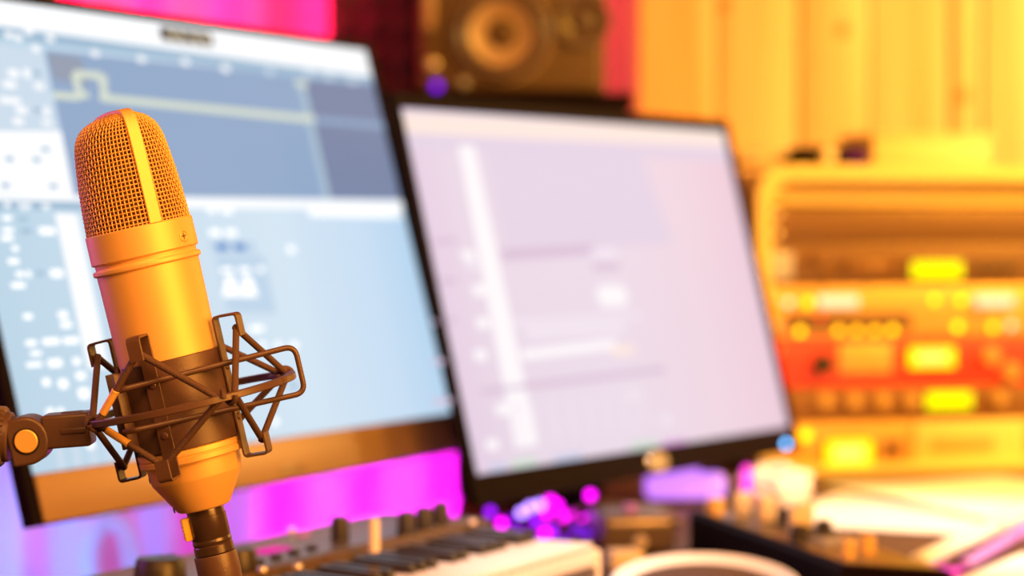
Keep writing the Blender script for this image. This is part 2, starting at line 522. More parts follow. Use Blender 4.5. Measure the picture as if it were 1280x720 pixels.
for px, py, w, h in ((16, 92, 14, 10), (33, 92, 9, 12), (11, 106, 16, 9), (48, 108, 12, 8), (12, 126, 26, 8), (26, 138, 14, 9), (57, 140, 8, 12), (22, 152, 14, 8), (58, 154, 12, 6)):
    ui_rect(mb, PL, px, py, w, h, 1, e3)
for px, py in ((45, 92), (46, 138), (56, 187), (11, 199), (45, 200), (66, 233), (6, 232)):
    ui_rect(mb, PL, px, py, 10, 6, 5, e3)
# mixer strips in the lower half
ui_poly(mb, PL, [(68, 266), (96, 268), (136, 460), (110, 462)], 1, e1)
for px, py, w, h in ((8, 257, 8, 7), (30, 258, 16, 7), (57, 259, 10, 7), (8, 273, 12, 6), (9, 288, 14, 6), (8, 298, 16, 6), (58, 289, 20, 9), (18, 311, 8, 7), (16, 327, 14, 7), (24, 343, 10, 7),
                     (35, 343, 6, 9), (70, 342, 16, 10), (22, 357, 18, 7), (34, 396, 12, 7), (78, 394, 12, 9), (82, 406, 14, 8), (38, 429, 14, 7), (63, 427, 22, 8), (88, 426, 20, 8), (44, 442, 14, 6), (42, 456, 20, 6),
                     (68, 454, 18, 10), (95, 452, 10, 9), (57, 478, 10, 10), (78, 480, 12, 12), (100, 470, 12, 10), (104, 492, 14, 14), (112, 556, 10, 10), (62, 515, 10, 9), (75, 514, 8, 8), (95, 600, 9, 8), (80, 605, 8, 8)):
    ui_rect(mb, PL, px, py, w, h, 9, e3)
for px, py, w, h in ((32, 289, 14, 6), (50, 342, 10, 6), (28, 274, 14, 5)):
    ui_rect(mb, PL, px, py, w, h, 5, e2)
for px, py, w, h in ((268, 291, 14, 8), (288, 291, 14, 8), (264, 263, 10, 6), (283, 264, 14, 6), (283, 338, 16, 6), (305, 338, 14, 7), (325, 337, 8, 7), (320, 411, 18, 7), (327, 432, 8, 8), (347, 432, 8, 8), (367, 432, 9, 9), (363, 312, 9, 9),
                     (343, 527, 9, 9), (372, 558, 8, 8), (396, 556, 8, 8)):
    ui_rect(mb, PL, px, py, w, h, 9, e3)
ui_poly(mb, PL, [(281, 346), (291, 345), (300, 371), (278, 371)], 9, e3)
ui_poly(mb, PL, [(303, 346), (313, 346), (322, 371), (300, 371)], 9, e3)
ui_poly(mb, PL, [(268, 318), (330, 320), (345, 392), (285, 390)], 13, e1)
for px, py in ((277, 309), (299, 309), (366, 483)):
    ui_rect(mb, PL, px, py, 14, 8, 10 if px < 320 else 5, e3)
ui_poly(mb, PL, [(384, 257), (500, 262), (502, 273), (386, 271)], 1, e3)
for k in range(8):
    ui_rect(mb, PL, 392 + k * 13, 265 + k * 0.5, 8, 7, 9, e4)
ui_poly(mb, PL, [(262, 300), (318, 302), (320, 317), (264, 316)], 13, e1)
for k in range(6):
    ui_poly(mb, PL, [(62 + k * 20, 520 - k * 3), (70 + k * 20, 519 - k * 3), (84 + k * 20, 598 - k * 5), (76 + k * 20, 600 - k * 5)], 4, e1)
mb.build('display', UI, ml, S)
# wall arm behind the monitor
pole_at = Vector((-0.386, 1.93, 0))
arm = thing('ceiling_mount', 'black ceiling mount holding the bronze-chinned monitor from behind', 'monitor mount', at((pole_at.x, pole_at.y, 2.6)))
c = PL.M @ Vector((LW / 2, LH / 2, -0.056))
back = c - PL.n * 0.05
mb = MB(); mb.cyl(c, back, 0.03, n=24); mb.tube([back, Vector((pole_at.x, pole_at.y, back.z))], 0.016)
mb.build('cross_arm', M['black_metal'], arm, inv(arm))
mb = MB(); mb.cyl((pole_at.x, pole_at.y, back.z - 0.03), (pole_at.x, pole_at.y, 2.59), 0.02); mb.build('pole', M['black_metal'], arm, inv(arm))
mb = MB(); mb.cyl((pole_at.x, pole_at.y, 2.588), (pole_at.x, pole_at.y, 2.6), 0.07, n=32, bev=0.003); mb.build('ceiling_plate', M['black_metal'], arm, inv(arm))

# ---- right monitor
YAW_R, TILT_R = 0.99954, 0.24588
RW, RH = 0.58336, 0.34
PR = mon_plane(-0.03016, 1.89718, -0.21817, YAW_R, TILT_R)
mr = thing('monitor', 'black-framed monitor with a pale pink display and round badge, in the middle', 'monitor', PR.M @ Matrix.Translation((RW / 2, 0, 0)))
S = Matrix.Translation((-RW / 2, 0, 0))
bt = 0.0245
mb = MB(); ring_frame(mb, RW, RH, 0.0095, 0.0095, bt, 0.0115, 0.003, -0.004); mb.build('bezel', M['bezel'], mr, S)
u, v = PR.uv(819, 578)
mb = MB(); mb.lathe([(0.0001, 0.0012), (0.014, 0.0012), (0.0155, 0.0)], 40, Matrix.Translation((u, v, 0.003)) @ Matrix.Diagonal((1.15, 0.62, 1, 1)), cap=False)
bd = mb.build('badge', M['badge'], mr, S); bd['label'] = 'round silver badge'
u, v = PR.uv(978, 556)
mb = MB(); mb.sphere((u, v, 0.0035), 0.0036, 10); mb.build('power_light', emit('power_blue', (110, 185, 255), 6.0), mr, S)['label'] = 'glowing blue power light'
mb = MB()
mb.box((RW / 2, RH / 2, -0.003), (RW - 0.002, RH - 0.002, 0.003), bev=0.001)
mb.box((RW / 2, RH / 2, -0.018), (RW - 0.11, RH - 0.06, 0.028), bev=0.008)
mb.box((RW / 2, RH / 2, -0.046), (RW * 0.55, RH * 0.55, 0.03), bev=0.012)
mb.build('back_shell', M['bezel'], mr, S)
pk = emit_ramp('display_pink', [(0.0, (226, 200, 226)), (0.18, (232, 216, 232)), (0.5, (234, 219, 234)), (0.8, (238, 214, 226)), (1.0, (236, 204, 220))])
UR = [pk, emit('pink_white', (253, 248, 252)), emit('pink_peach', (253, 232, 224), 1.0), emit('pink_mauve', (216, 192, 216)), emit('pink_pale', (240, 228, 242)),
      emit('pink_green', (208, 226, 212)), emit('pink_blue', (200, 208, 236)), emit('pink_magenta', (226, 160, 226)), emit('pink_lilac', (227, 211, 231)), emit('pink_faint', (237, 223, 236))]
mb = MB()
mb.quad((0.0095, bt, 0), (RW - 0.0095, bt, 0), (RW - 0.0095, RH - 0.0115, 0), (0.0095, RH - 0.0115, 0), 0)
ui_poly(mb, PR, [(500, 141), (905, 163), (908, 184), (505, 166)], 2, e1)
ui_poly(mb, PR, [(505, 169), (909, 186), (911, 200), (508, 185)], 8, e1)
ui_poly(mb, PR, [(572, 182), (592, 182), (672, 556), (644, 560)], 1, e2)
ui_poly(mb, PR, [(606, 186), (800, 194), (840, 305), (632, 312)], 8, e1)
ui_poly(mb, PR, [(625, 312), (742, 306), (748, 318), (628, 326)], 3, e2)
ui_rect(mb, PR, 755, 317, 34, 14, 4, e2); ui_rect(mb, PR, 757, 333, 34, 9, 3, e2)
ui_rect(mb, PR, 765, 370, 36, 26, 1, e3)
ui_poly(mb, PR, [(640, 400), (800, 390), (802, 398), (642, 408)], 4, e2)
ui_poly(mb, PR, [(650, 438), (768, 424), (772, 436), (654, 450)], 1, e2)
ui_poly(mb, PR, [(655, 410), (780, 402), (783, 416), (658, 424)], 4, e2)
ui_rect(mb, PR, 778, 438, 30, 12, 2, e2)
ui_poly(mb, PR, [(600, 486), (830, 458), (832, 465), (604, 493)], 3, e2)
for px, py in ((585, 320), (598, 363), (603, 404), (600, 444), (590, 330), (627, 512), (615, 556), (792, 494), (832, 525)):
    ui_rect(mb, PR, px, py, 16, 14, 4 if px in (792, 832, 590) else 1, e2)
ui_rect(mb, PR, 655, 578, 34, 10, 5, e2); ui_rect(mb, PR, 805, 556, 36, 9, 5, e2); ui_rect(mb, PR, 842, 554, 32, 7, 7, e3)
ui_rect(mb, PR, 622, 584, 20, 8, 6, e2); ui_rect(mb, PR, 710, 572, 36, 8, 6, e2)
for k in range(8):
    ui_poly(mb, PR, [(640 + k * 22, 505 - k * 3), (648 + k * 22, 504 - k * 3), (656 + k * 22, 560 - k * 4), (648 + k * 22, 561 - k * 4)], 9, e2)
for k in range(5):
    ui_poly(mb, PR, [(540, 300 + k * 50), (570, 297 + k * 50), (572, 303 + k * 50), (542, 306 + k * 50)], 3, e2)
mb.build('display', UR, mr, S)
# stand of the right monitor (part of it)
I = PR.M @ Matrix.Translation((RW / 2, 0, 0)); I = I.inverted()
ctr = PR.o + Vector((cos(YAW_R), sin(YAW_R), 0)) * RW / 2
bk = Vector((-sin(YAW_R), cos(YAW_R), 0))
mb = MB(); foot = ctr + bk * 0.08
X = Matrix.Translation((foot.x, foot.y, DESK)) @ Matrix.Rotation(YAW_R, 4, 'Z')
mb.lathe([(0.001, 0.0005), (0.08, 0.0005), (0.08, 0.006), (0.074, 0.010), (0.001, 0.012)], 48, X @ Matrix.Diagonal((1.1, 0.75, 1, 1)))
mb.build('stand_base', M['bezel'], mr, I)
mb = MB(); tp = PR.M @ Vector((RW / 2, RH * 0.45, -0.06))
mb.tube([Vector((foot.x, foot.y, DESK + 0.012)), Vector((foot.x, foot.y, DESK + 0.10)), tp + bk * 0.03, tp], 0.02, flat=(0.03, 0.012), up=bk)
mb.build('stand_neck', M['bezel'], mr, I)

# ------------------------------------------------------------------ speaker shelf and speaker
SD = 2.74
sx0, sx1 = (478 - 640) / F * SD, (792 - 640) / F * SD
sz = P(640, 116, SD).z
sh = thing('speaker_shelf', 'dark raised shelf on posts carrying the speaker behind the monitors', 'shelf', at(((sx0 + sx1) / 2, SD + 0.1, DESK)))
mb = MB(); mb.box(((sx0 + sx1) / 2, SD + 0.1, sz - 0.009), (sx1 - sx0, 0.2, 0.018), bev=0.003); mb.build('shelf_board', M['bezel'], sh, inv(sh))
for xx in (sx0 + 0.10, sx1 - 0.06):
    mb = MB(); mb.box((xx, SD + 0.1, (sz - 0.018 + DESK) / 2), (0.03, 0.14, sz - 0.018 - DESK), bev=0.003); mb.build('post', M['bezel'], sh, inv(sh))
fx0, fx1 = (523 - 640) / F * SD, (754 - 640) / F * SD
SW = fx1 - fx0; SHH = 0.158
sp = thing('studio_speaker', 'brown studio speaker lying on its side on the dark shelf', 'speaker', at(((fx0 + fx1) / 2, SD + 0.015, sz)))
mb = MB(); mb.box((0, 0.095, SHH / 2), (SW, 0.175, SHH), bev=0.008, seg=3); mb.box((0, 0.005, SHH / 2), (SW - 0.004, 0.014, SHH - 0.004), bev=0.006, seg=3)
mb.build('cabinet', M['spk'], sp)
def front(px, py):
    p = P(px, py, SD + 0.013)
    return p.x - (fx0 + fx1) / 2, p.z - sz
RX = Matrix.Rotation(pi / 2, 4, 'X')      # local +Z -> -Y (towards the viewer)
def disc(px, py, prof, mats, name, parent, n=56):
    x, z = front(px, py)
    mb = MB(); mb.lathe(prof, n, Matrix.Translation((x, -0.002, z)) @ RX, cap=False)
    return mb.build(name, mats, parent, angle=50)
wf = disc(628, 42, [(0.0001, 0.0005), (0.0545, 0.0005), (0.0555, 0.004), (0.054, 0.011), (0.051, 0.013), (0.0485, 0.011), (0.0475, 0.0085), (0.045, 0.0095), (0.042, 0.0105), (0.039, 0.0095), (0.0375, 0.007)], M['spk_rubber'], 'woofer', sp)
disc(628, 42, [(0.0555, 0.003), (0.0575, 0.0032), (0.0575, 0.0005)], M['cone'], 'trim_ring', wf)
disc(628, 42, [(0.038, 0.0085), (0.033, 0.005), (0.024, 0.0018), (0.017, 0.001)], M['cone'], 'cone', wf)
disc(628, 42, [(0.0175, 0.0012), (0.016, 0.004), (0.011, 0.0065), (0.0001, 0.0075)], M['spk'], 'dust_cap', wf)
tw = disc(729, 27, [(0.0001, 0.0005), (0.0305, 0.0005), (0.0315, 0.003), (0.030, 0.0075), (0.027, 0.008), (0.020, 0.0035), (0.0145, 0.002)], M['spk_rubber'], 'tweeter', sp)
disc(729, 27, [(0.014, 0.0015), (0.012, 0.005), (0.007, 0.0072), (0.0001, 0.008)], M['spk_rubber'], 'dome', tw)
x, z = front(537, 10)
mb = MB(); mb.box((x, -0.003, z), (0.013, 0.006, 0.05), bev=0.0025, seg=3); mb.build('port_highlight', M['cone'], sp)  # pale bar painted in as the highlight along the port edge
disc(540, 82, [(0.0075, 0.0), (0.0075, 0.009), (0.0062, 0.0105), (0.0001, 0.0108)], M['silver'], 'volume_knob', sp, 28)
disc(580, 104, [(0.006, 0.0), (0.006, 0.006), (0.005, 0.007), (0.0001, 0.0072)], M['grey'], 'tone_knob', sp, 28)
x, z = front(546, 108)
mb = MB(); mb.sphere((x, -0.004, z), 0.0052, 10); mb.build('power_light', emit('violet_led', (110, 10, 200), 3.0), sp)['label'] = 'glowing violet power light'

# ------------------------------------------------------------------ rack case and units
RD = 2.56
RYAW = rad(14)
ro = PZ(962, 601, DESK); 
s = RD / (ro.y) ; ro = Vector(((948 - 640) / F * RD, RD, DESK))
PK = Plane3(ro, (cos(RYAW), sin(RYAW), 0), (0, 0, 1))
def kuv(px, py): return PK.uv(px, py)
def kv(py, px=1100): return PK.uv(px, py)[1]
CW = 0.56
vtop = kv(211, 1000)
rc = thing('rack_case', 'tan rack case with rounded corners holding the lit units, at right', 'rack case', PK.M)
def rrect(w0, w1, h0, h1, r, n=8):
    out = []
    for cx, cy, a in ((w1 - r, h1 - r, 0), (w0 + r, h1 - r, pi / 2), (w0 + r, h0 + r, pi), (w1 - r, h0 + r, 3 * pi / 2)):
        for k in range(n + 1):
            t = a + pi / 2 * k / n
            out.append((cx + r * cos(t), cy + r * sin(t)))
    return out
def shell(mb, o, i, z0, z1, mi=0):
    n = len(o)
    vs = [(a, b, z1) for a, b in o] + [(a, b, z1) for a, b in i] + [(a, b, z0) for a, b in o] + [(a, b, z0) for a, b in i]
    fs = []
    for k in range(n):
        j = (k + 1) % n
        fs += [[k, j, n + j, n + k], [2 * n + k, 3 * n + k, 3 * n + j, 2 * n + j], [k, 2 * n + k, 2 * n + j, j], [n + k, n + j, 3 * n + j, 3 * n + k]]
    mb.add(vs, fs, mi)
mb = MB()
shell(mb, rrect(0, CW, 0, vtop, 0.030), rrect(0.014, CW - 0.014, 0.008, vtop - 0.020, 0.022), -0.34, 0.0)
shell(mb, rrect(-0.006, CW + 0.006, -0.0, vtop + 0.004, 0.034), rrect(0.010, CW - 0.010, 0.006, vtop - 0.012, 0.024), 0.0, 0.014)
mb.box((CW / 2, vtop / 2, -0.337), (CW - 0.01, vtop - 0.01, 0.006))
mb.build('case_shell', M['case'], rc)
v_in = kv(257, 1000)
mb = MB(); mb.box((CW / 2, (vtop - 0.020 + v_in) / 2, -0.05), (CW - 0.03, vtop - 0.020 - v_in, 0.08), bev=0.004)
mb.build('inner_lip', M['case'], rc)
for xx in (0.022, CW - 0.022):
    mb = MB(); mb.box((xx, (v_in) / 2 + 0.004, -0.035), (0.016, v_in - 0.012, 0.012), bev=0.001); mb.build('rack_rail', M['rack_gold'], rc)
# blank panel under the lip
UX0 = 0.016; UWID = CW - 0.032
def unit(name, label, cat, y0, y1, m, ear=True, ref=1000, depth=0.2, zf=-0.008):
    v1, v0 = kv(y0, ref), kv(y1, ref)
    t = thing(name, label, cat, PK.M @ Matrix.Translation((CW / 2, v0, zf)), 'units in the rack case')
    mb = MB(); mb.box((0, (v1 - v0) / 2, -0.002), (UWID, v1 - v0 - 0.0012, 0.004), bev=0.001)
    mb.build('faceplate', m, t)
    mb = MB(); mb.box((0, (v1 - v0) / 2, -0.004 - depth / 2 - 0.001), (UWID - 0.06, v1 - v0 - 0.004, depth)); mb.build('chassis', M['rack_dark'], t)
    for sx in (-1, 1):
        mb = MB()
        for hh in (0.25, 0.75):
            mb.lathe([(0.004, 0), (0.004, 0.002), (0.0001, 0.003)], 14, Matrix.Translation((sx * (UWID / 2 - 0.008), (v1 - v0) * hh, 0)))
        mb.build('rack_screw', M['silver'], t)
    t['_v0'] = v0
    return t
def on(t, px, py):
    u, v = kuv(px, py); return u - CW / 2, v - t['_v0']
def knob(t, px, py, r, m, name='knob', h=0.010, label=None):
    x, y = on(t, px, py)
    mb = MB(); mb.lathe([(r, 0), (r * 0.95, h * 0.85), (r * 0.8, h), (0.0001, h)], 24, Matrix.Translation((x, y, 0)))
    mb.box((x, y + r * 0.5, h), (r * 0.16, r * 0.8, 0.0006))
    o = mb.build(name, m, t)
    if label: o['label'] = label
def led(t, px, py, r, m, name='indicator_light'):
    x, y = on(t, px, py)
    mb = MB(); mb.sphere((x, y, 0.0005), r, 8, sq=(1, 1, 0.6)); mb.build(name, m, t)
def screen(t, px0, py0, px1, py1, m, label='glowing yellow display', inner=None):
    a = on(t, px0, py1); b = on(t, px1, py0)
    cx, cy = (a[0] + b[0]) / 2, (a[1] + b[1]) / 2; w, h = abs(b[0] - a[0]), abs(b[1] - a[1])
    mb = MB(); mb.box((cx, cy, 0.0015), (w + 0.006, h + 0.006, 0.003), bev=0.001); bz = mb.build('display_bezel', M['rack_dark'], t)
    mb = MB(); mb.box((cx, cy, 0.0035), (w, h, 0.002), bev=0.0008)
    ml_ = [m]
    if inner: mb.box((cx, cy, 0.0049), (w * 0.62, h * 0.5, 0.0012), bev=0.0004, mi=1); ml_.append(inner)
    o = mb.build('display', ml_, bz); o['label'] = label
def button(t, px, py, w, h, m, name='button', label=None):
    x, y = on(t, px, py)
    mb = MB(); mb.box((x, y, 0.0025), (w, h, 0.005), bev=0.001); o = mb.build(name, m, t)
    if label: o['label'] = label
YEL = emit('yellow_display', (255, 240, 0), 1.6); YPALE = emit('pale_yellow_display', (255, 232, 110), 1.4)
LY = emit('amber_light', (255, 205, 10), 4.0); LO = emit('orange_light', (255, 185, 10), 4.0); LR = emit('red_light', (255, 60, 40), 2.0)
LP = emit('peach_light', (255, 190, 140), 2.5); LW_ = emit('warm_white_strip', (255, 215, 160), 1.6)

t0 = unit('blank_unit', 'plain bronze blank panel at the top of the rack case', 'rack panel', 259, 304, M['rack_dark'])
t1 = unit('rack_unit', 'bronze rack unit with a grey switch and one yellow display, under the blank panel', 'rack unit', 304, 357, M['rack_dark'])
button(t1, 977, 333, 0.028, 0.030, M['grey'], 'power_switch', 'grey rocker switch')
screen(t1, 1142, 327, 1205, 348, YEL)
for px, py in ((1022, 322), (1040, 345), (1062, 332), (1125, 330)): knob(t1, px, py, 0.006, M['rack_brown'])
button(t1, 1095, 335, 0.045, 0.012, M['rack_brown'], 'slot_plate')
for px in (1228, 1246, 1264): button(t1, px, 336, 0.010, 0.006, M['knob'])
t2 = unit('rack_unit', 'gold rack unit dotted with small round yellow and red lights', 'rack unit', 357, 423, M['rack_gold'])
button(t2, 1050, 377, 0.045, 0.012, LW_, 'meter_strip', 'glowing pale meter strip'); button(t2, 1246, 376, 0.045, 0.012, LW_, 'meter_strip', 'glowing pale meter strip')
a = on(t2, 1064, 402)
mb = MB(); mb.box((a[0], a[1], 0.001), (0.145, 0.020, 0.002), bev=0.0006); mb.build('control_strip', M['rack_dark'], t2)
for px, py, m in ((989, 379, LP), (1013, 379, LO), (1029, 396, LR), (1226, 391, LR), (1003, 414, LY), (1051, 413, LO), (1074, 413, LO), (1097, 413, LO), (1119, 412, LY), (1201, 409, LY), (1245, 410, LO), (1268, 407, LP), (1172, 375, LO), (1205, 376, LO)):
    led(t2, px, py, 0.0045, m)
t3 = unit('rack_unit', 'red rack unit with one wide yellow display', 'rack unit', 423, 486, M['rack_red'])
screen(t3, 1138, 434, 1196, 460, YEL, inner=YPALE)
knob(t3, 1030, 455, 0.011, M['knob'], h=0.014, label='black knob')
a = on(t3, 1085, 448)
mb = MB(); mb.box((a[0], a[1], 0.0012), (0.062, 0.032, 0.0024), bev=0.0006); mb.build('meter_window', M['rack_gold'], t3)['label'] = 'amber meter window'
for px, py in ((1240, 445), (1265, 465)): knob(t3, px, py, 0.010, M['rack_gold'])
t4 = unit('rack_unit', 'brown rack unit with a row of knobs and one yellow display', 'rack unit', 486, 529, M['rack_brown'])
screen(t4, 1160, 490, 1217, 512, YEL)
for px in (1032, 1068, 1104, 1140): knob(t4, px, 501, 0.008, M['rack_gold'])
knob(t4, 1250, 498, 0.008, M['rack_gold'])
t5 = unit('rack_unit', 'lowest rack unit with a squarish yellow display beside a tan plate', 'rack unit', 529, 589, M['rack_gold'])
screen(t5, 1034, 550, 1092, 583, YEL, inner=YPALE)
led(t5, 1010, 545, 0.006, LO)
a = on(t5, 1215, 552)
mb = MB(); mb.box((a[0], a[1], 0.002), (0.13, 0.046, 0.004), bev=0.001); pl_ = mb.build('cover_plate', M['case'], t5)
mb = MB(); mb.box((a[0] - 0.01, a[1] - 0.003, 0.0042), (0.075, 0.018, 0.001), bev=0.0004); mb.build('label_strip', M['rack_gold'], pl_)
for px in (1112, 1126): button(t5, px, 562, 0.008, 0.022, M['rack_brown'])

# on the rack
top = PK.M @ Vector((0, vtop + 0.004, -0.10))
def on_top(px, d):
    return Vector(((px - 640) / F * d, d, top.z))
p = on_top(1042, 2.64)
bx = thing('small_recorder', 'small dark recorder box with a peach knob, on top of the rack case', 'recorder', at(p, RYAW))
mb = MB(); mb.box((0, 0.03, 0.011), (0.080, 0.06, 0.022), bev=0.003, seg=3); mb.build('body', M['bezel'], bx)
mb = MB(); mb.lathe([(0.008, 0), (0.008, 0.006), (0.006, 0.008), (0.0001, 0.008)], 24, Matrix.Translation((-0.008, 0, 0.012)) @ RX); mb.build('knob', M['cream'], bx)
mb = MB(); mb.box((0.028, -0.0005, 0.011), (0.022, 0.002, 0.014), bev=0.0006); mb.build('display', emit('plum_display', (110, 10, 60), 1.0), bx)['label'] = 'dim plum display'
p = on_top(962, 2.66)
cb = tag(MB().tube([Vector((p.x - 0.03 + 0.05 * t + 0.022 * cos(t * 13), p.y + 0.022 * sin(t * 13) + 0.03, p.z + 0.006 + 0.012 * t)) for t in [i / 60 for i in range(61)]], 0.006, 10).build('coiled_cable', M['cream']),
         'pale cable coil lying on the rack case beside the small recorder', 'cable')
p = on_top(1165, 2.75)
cr = thing('wooden_box', 'pale wooden box on top of the rack case at right', 'box', at(p, RYAW))
mb = MB(); mb.box((0, 0.05, 0.017), (0.145, 0.10, 0.034), bev=0.002); mb.build('box_body', M['pine'], cr)
mb = MB(); mb.box((0, 0.05, 0.0375), (0.150, 0.104, 0.007), bev=0.002); mb.build('lid', M['pine'], cr)

# ------------------------------------------------------------------ papers, pens on the desk
def sheet(name, label, px, py, w, h, ang, zlift, m, group=None, wave=0.0):
    c = PZ(px, py, DESK + zlift)
    mb = MB(); nx, ny = 8, 10
    vs = []
    for k, dz in enumerate((0.0, 0.0004)):
        for j in range(ny + 1):
            for i in range(nx + 1):
                a, b = (i / nx - 0.5), (j / ny - 0.5)
                vs.append((a * w, b * h, dz + wave * (0.5 - abs(b)) * (1 + a) * 0.8 + wave * 0.4 * abs(a)))
    T = (nx + 1) * (ny + 1); fs = []
    for j in range(ny):
        for i in range(nx):
            q = [j * (nx + 1) + i, j * (nx + 1) + i + 1, (j + 1) * (nx + 1) + i + 1, (j + 1) * (nx + 1) + i]
            fs.append([q[3], q[2], q[1], q[0]]); fs.append([T + a for a in q])
    def edge(idx):
        for a, b in zip(idx[:-1], idx[1:]): fs.append([a, b, T + b, T + a])
    edge(list(range(nx + 1))); edge([j * (nx + 1) + nx for j in range(ny + 1)])
    edge([ny * (nx + 1) + i for i in range(nx, -1, -1)]); edge([j * (nx + 1) for j in range(ny, -1, -1)])
    mb.add(vs, fs)
    o = mb.build(name, m)
    o.matrix_world = at((c.x, c.y, DESK + zlift), ang)
    return tag(o, label, 'paper', group)
sheet('paper_sheet', 'white sheet lying flattest and widest in front of the rack case', 1165, 637, 0.24, 0.34, rad(-25), 0.001, M['paper'])
sheet('paper_sheet', 'white sheet with a curled middle on top of the wide sheet', 1240, 622, 0.21, 0.297, rad(22), 0.004, M['paper'], wave=0.008)
sheet('paper_sheet', 'white sheet poking into the lower right corner beside the lilac pen', 1356, 722, 0.16, 0.22, rad(-28), 0.001, M['paper'])

def pen(name, label, cat, a, b, z, r, m, mc):
    A = PZ(*a, DESK + z); B = PZ(*b, DESK + z)
    t = thing(name, label, cat, at(A)); d = (B - A)
    I = inv(t)
    mb = MB(); mb.cyl(A, A + d * 0.66, r * 0.86, r * 0.9, 20, bev=0.001); mb.build('barrel', m, t, I)
    mb = MB(); mb.cyl(A + d * 0.68, B, r, r * 0.9, 20, bev=0.001); cp = mb.build('cap', mc, t, I)
    q = Vector((0, 0, r + 0.001))
    mb = MB(); mb.tube([A + d * 0.72 + q, A + d * 0.97 + q], 0.0015, 8); mb.build('clip', mc, cp, I)
pen('marker_pen', 'thick white marker lying on the papers at right', 'pen', (1146, 704), (1284, 640), 0.016, 0.0085, M['white'], M['white'])
pen('felt_pen', 'lilac pen slanting along the lower right edge', 'pen', (1205, 707), (1292, 658), 0.006, 0.0055, M['lilac'], M['lilac'])
c = PZ(1155, 722, DESK)
mb = MB(); mb.box((0, 0, 0.003), (0.05, 0.05, 0.006), bev=0.0008)
o = mb.build('reflection_pad', M['magenta']); o.matrix_world = at((c.x, c.y, DESK), rad(-20)); tag(o, 'magenta pad painted for a glossy reflection beside the fader controller', 'painted reflection')  # flat magenta block, its colour standing in for a glossy reflection

# crumpled cloth beside the controller
c = PZ(965, 636, DESK)
bm = bmesh.new(); bmesh.ops.create_icosphere(bm, subdivisions=4, radius=0.028)
for v in bm.verts:
    n = v.co.normalized()
    v.co *= 1 + 0.22 * sin(n.x * 7 + n.z * 3) * cos(n.y * 6) + 0.12 * sin(n.z * 13 + n.x * 9)
    v.co.z = max(v.co.z * 0.8, -0.018)
    v.co.x *= 1.15
me = bpy.data.meshes.new('crumpled_cloth'); bm.to_mesh(me); bm.free()
for p_ in me.polygons: p_.use_smooth = True
me.materials.append(M['tissue'])
o = bpy.data.objects.new('crumpled_cloth', me); COL.objects.link(o); o.location = (c.x, c.y, DESK + 0.0185)
tag(o, 'crumpled pale cloth on the desk beside the rack case', 'cloth')

# ------------------------------------------------------------------ fader controller
ko = Vector((0.144, 1.945, DESK)); kd = Vector((0.238, -0.971, 0)).normalized(); kp = Vector((0.971, 0.238, 0))
KM = Matrix.Identity(4)
for i in range(3):
    KM[i][0], KM[i][1], KM[i][2], KM[i][3] = kp[i], -kd[i], (0, 0, 1)[i], ko[i]
# local: x across, y away along the length (0 at the far end, negative near), z up
fc = thing('fader_controller', 'long black fader controller with cream sliders lying on the desk', 'controller', KM)
KLn, KWd = 0.33, 0.082
mb = MB(); mb.prism([(0, 0), (KWd, 0), (KWd, 0.026), (0.004, 0.033), (0, 0.030)], -KLn, 0, (0, 2, 1)); mb.build('body', M['bezel'], fc)
mb = MB(); mb.add([(0.006, -KLn + 0.006, 0.0332), (KWd - 0.004, -KLn + 0.006, 0.0265), (KWd - 0.004, -0.006, 0.0265), (0.006, -0.006, 0.0332),
                   (0.006, -KLn + 0.006, 0.0342), (KWd - 0.004, -KLn + 0.006, 0.0275), (KWd - 0.004, -0.006, 0.0275), (0.006, -0.006, 0.0342)],
                  [[0, 1, 2, 3], [4, 5, 6, 7], [0, 1, 5, 4], [1, 2, 6, 5], [2, 3, 7, 6], [3, 0, 4, 7]], 0, False)
mb.build('top_panel', M['synth'], fc)
for i, fy in enumerate((-0.05, -0.085, -0.125, -0.17)):
    mb = MB(); mb.box((0.040, fy, 0.0315), (0.052, 0.003, 0.003)); sl = mb.build('fader_slot', M['ebony'], fc)
    fx = (0.028, 0.036, 0.052, 0.03)[i]
    mb = MB(); mb.box((fx, fy, 0.043), (0.014, 0.009, 0.020), bev=0.002); mb.build('fader_cap', M['cream'], sl)
for fx, fy, r, m in ((0.014, -0.025, 0.008, 'brass'), (0.060, -0.025, 0.008, 'knob'), (0.060, -0.066, 0.007, 'knob'), (0.058, -0.105, 0.007, 'cream'), (0.058, -0.150, 0.007, 'knob'), (0.018, -0.205, 0.007, 'knob'), (0.050, -0.255, 0.007, 'brass'), (0.022, -0.29, 0.006, 'brass')):
    mb = MB(); z = 0.0342 - (fx - 0.006) * 0.095
    mb.lathe([(r, 0), (r * 0.9, 0.011), (r * 0.7, 0.0125), (0.0001, 0.0125)], 24, Matrix.Translation((fx, fy, z))); mb.box((fx, fy + r * 0.5, z + 0.0125), (0.001, r * 0.8, 0.0006))
    mb.build('knob', M[m], fc)
mb = MB(); mb.box((0.045, -0.208, 0.0325), (0.030, 0.034, 0.004), bev=0.001); mb.build('display', M['grey'], fc)['label'] = 'grey display'

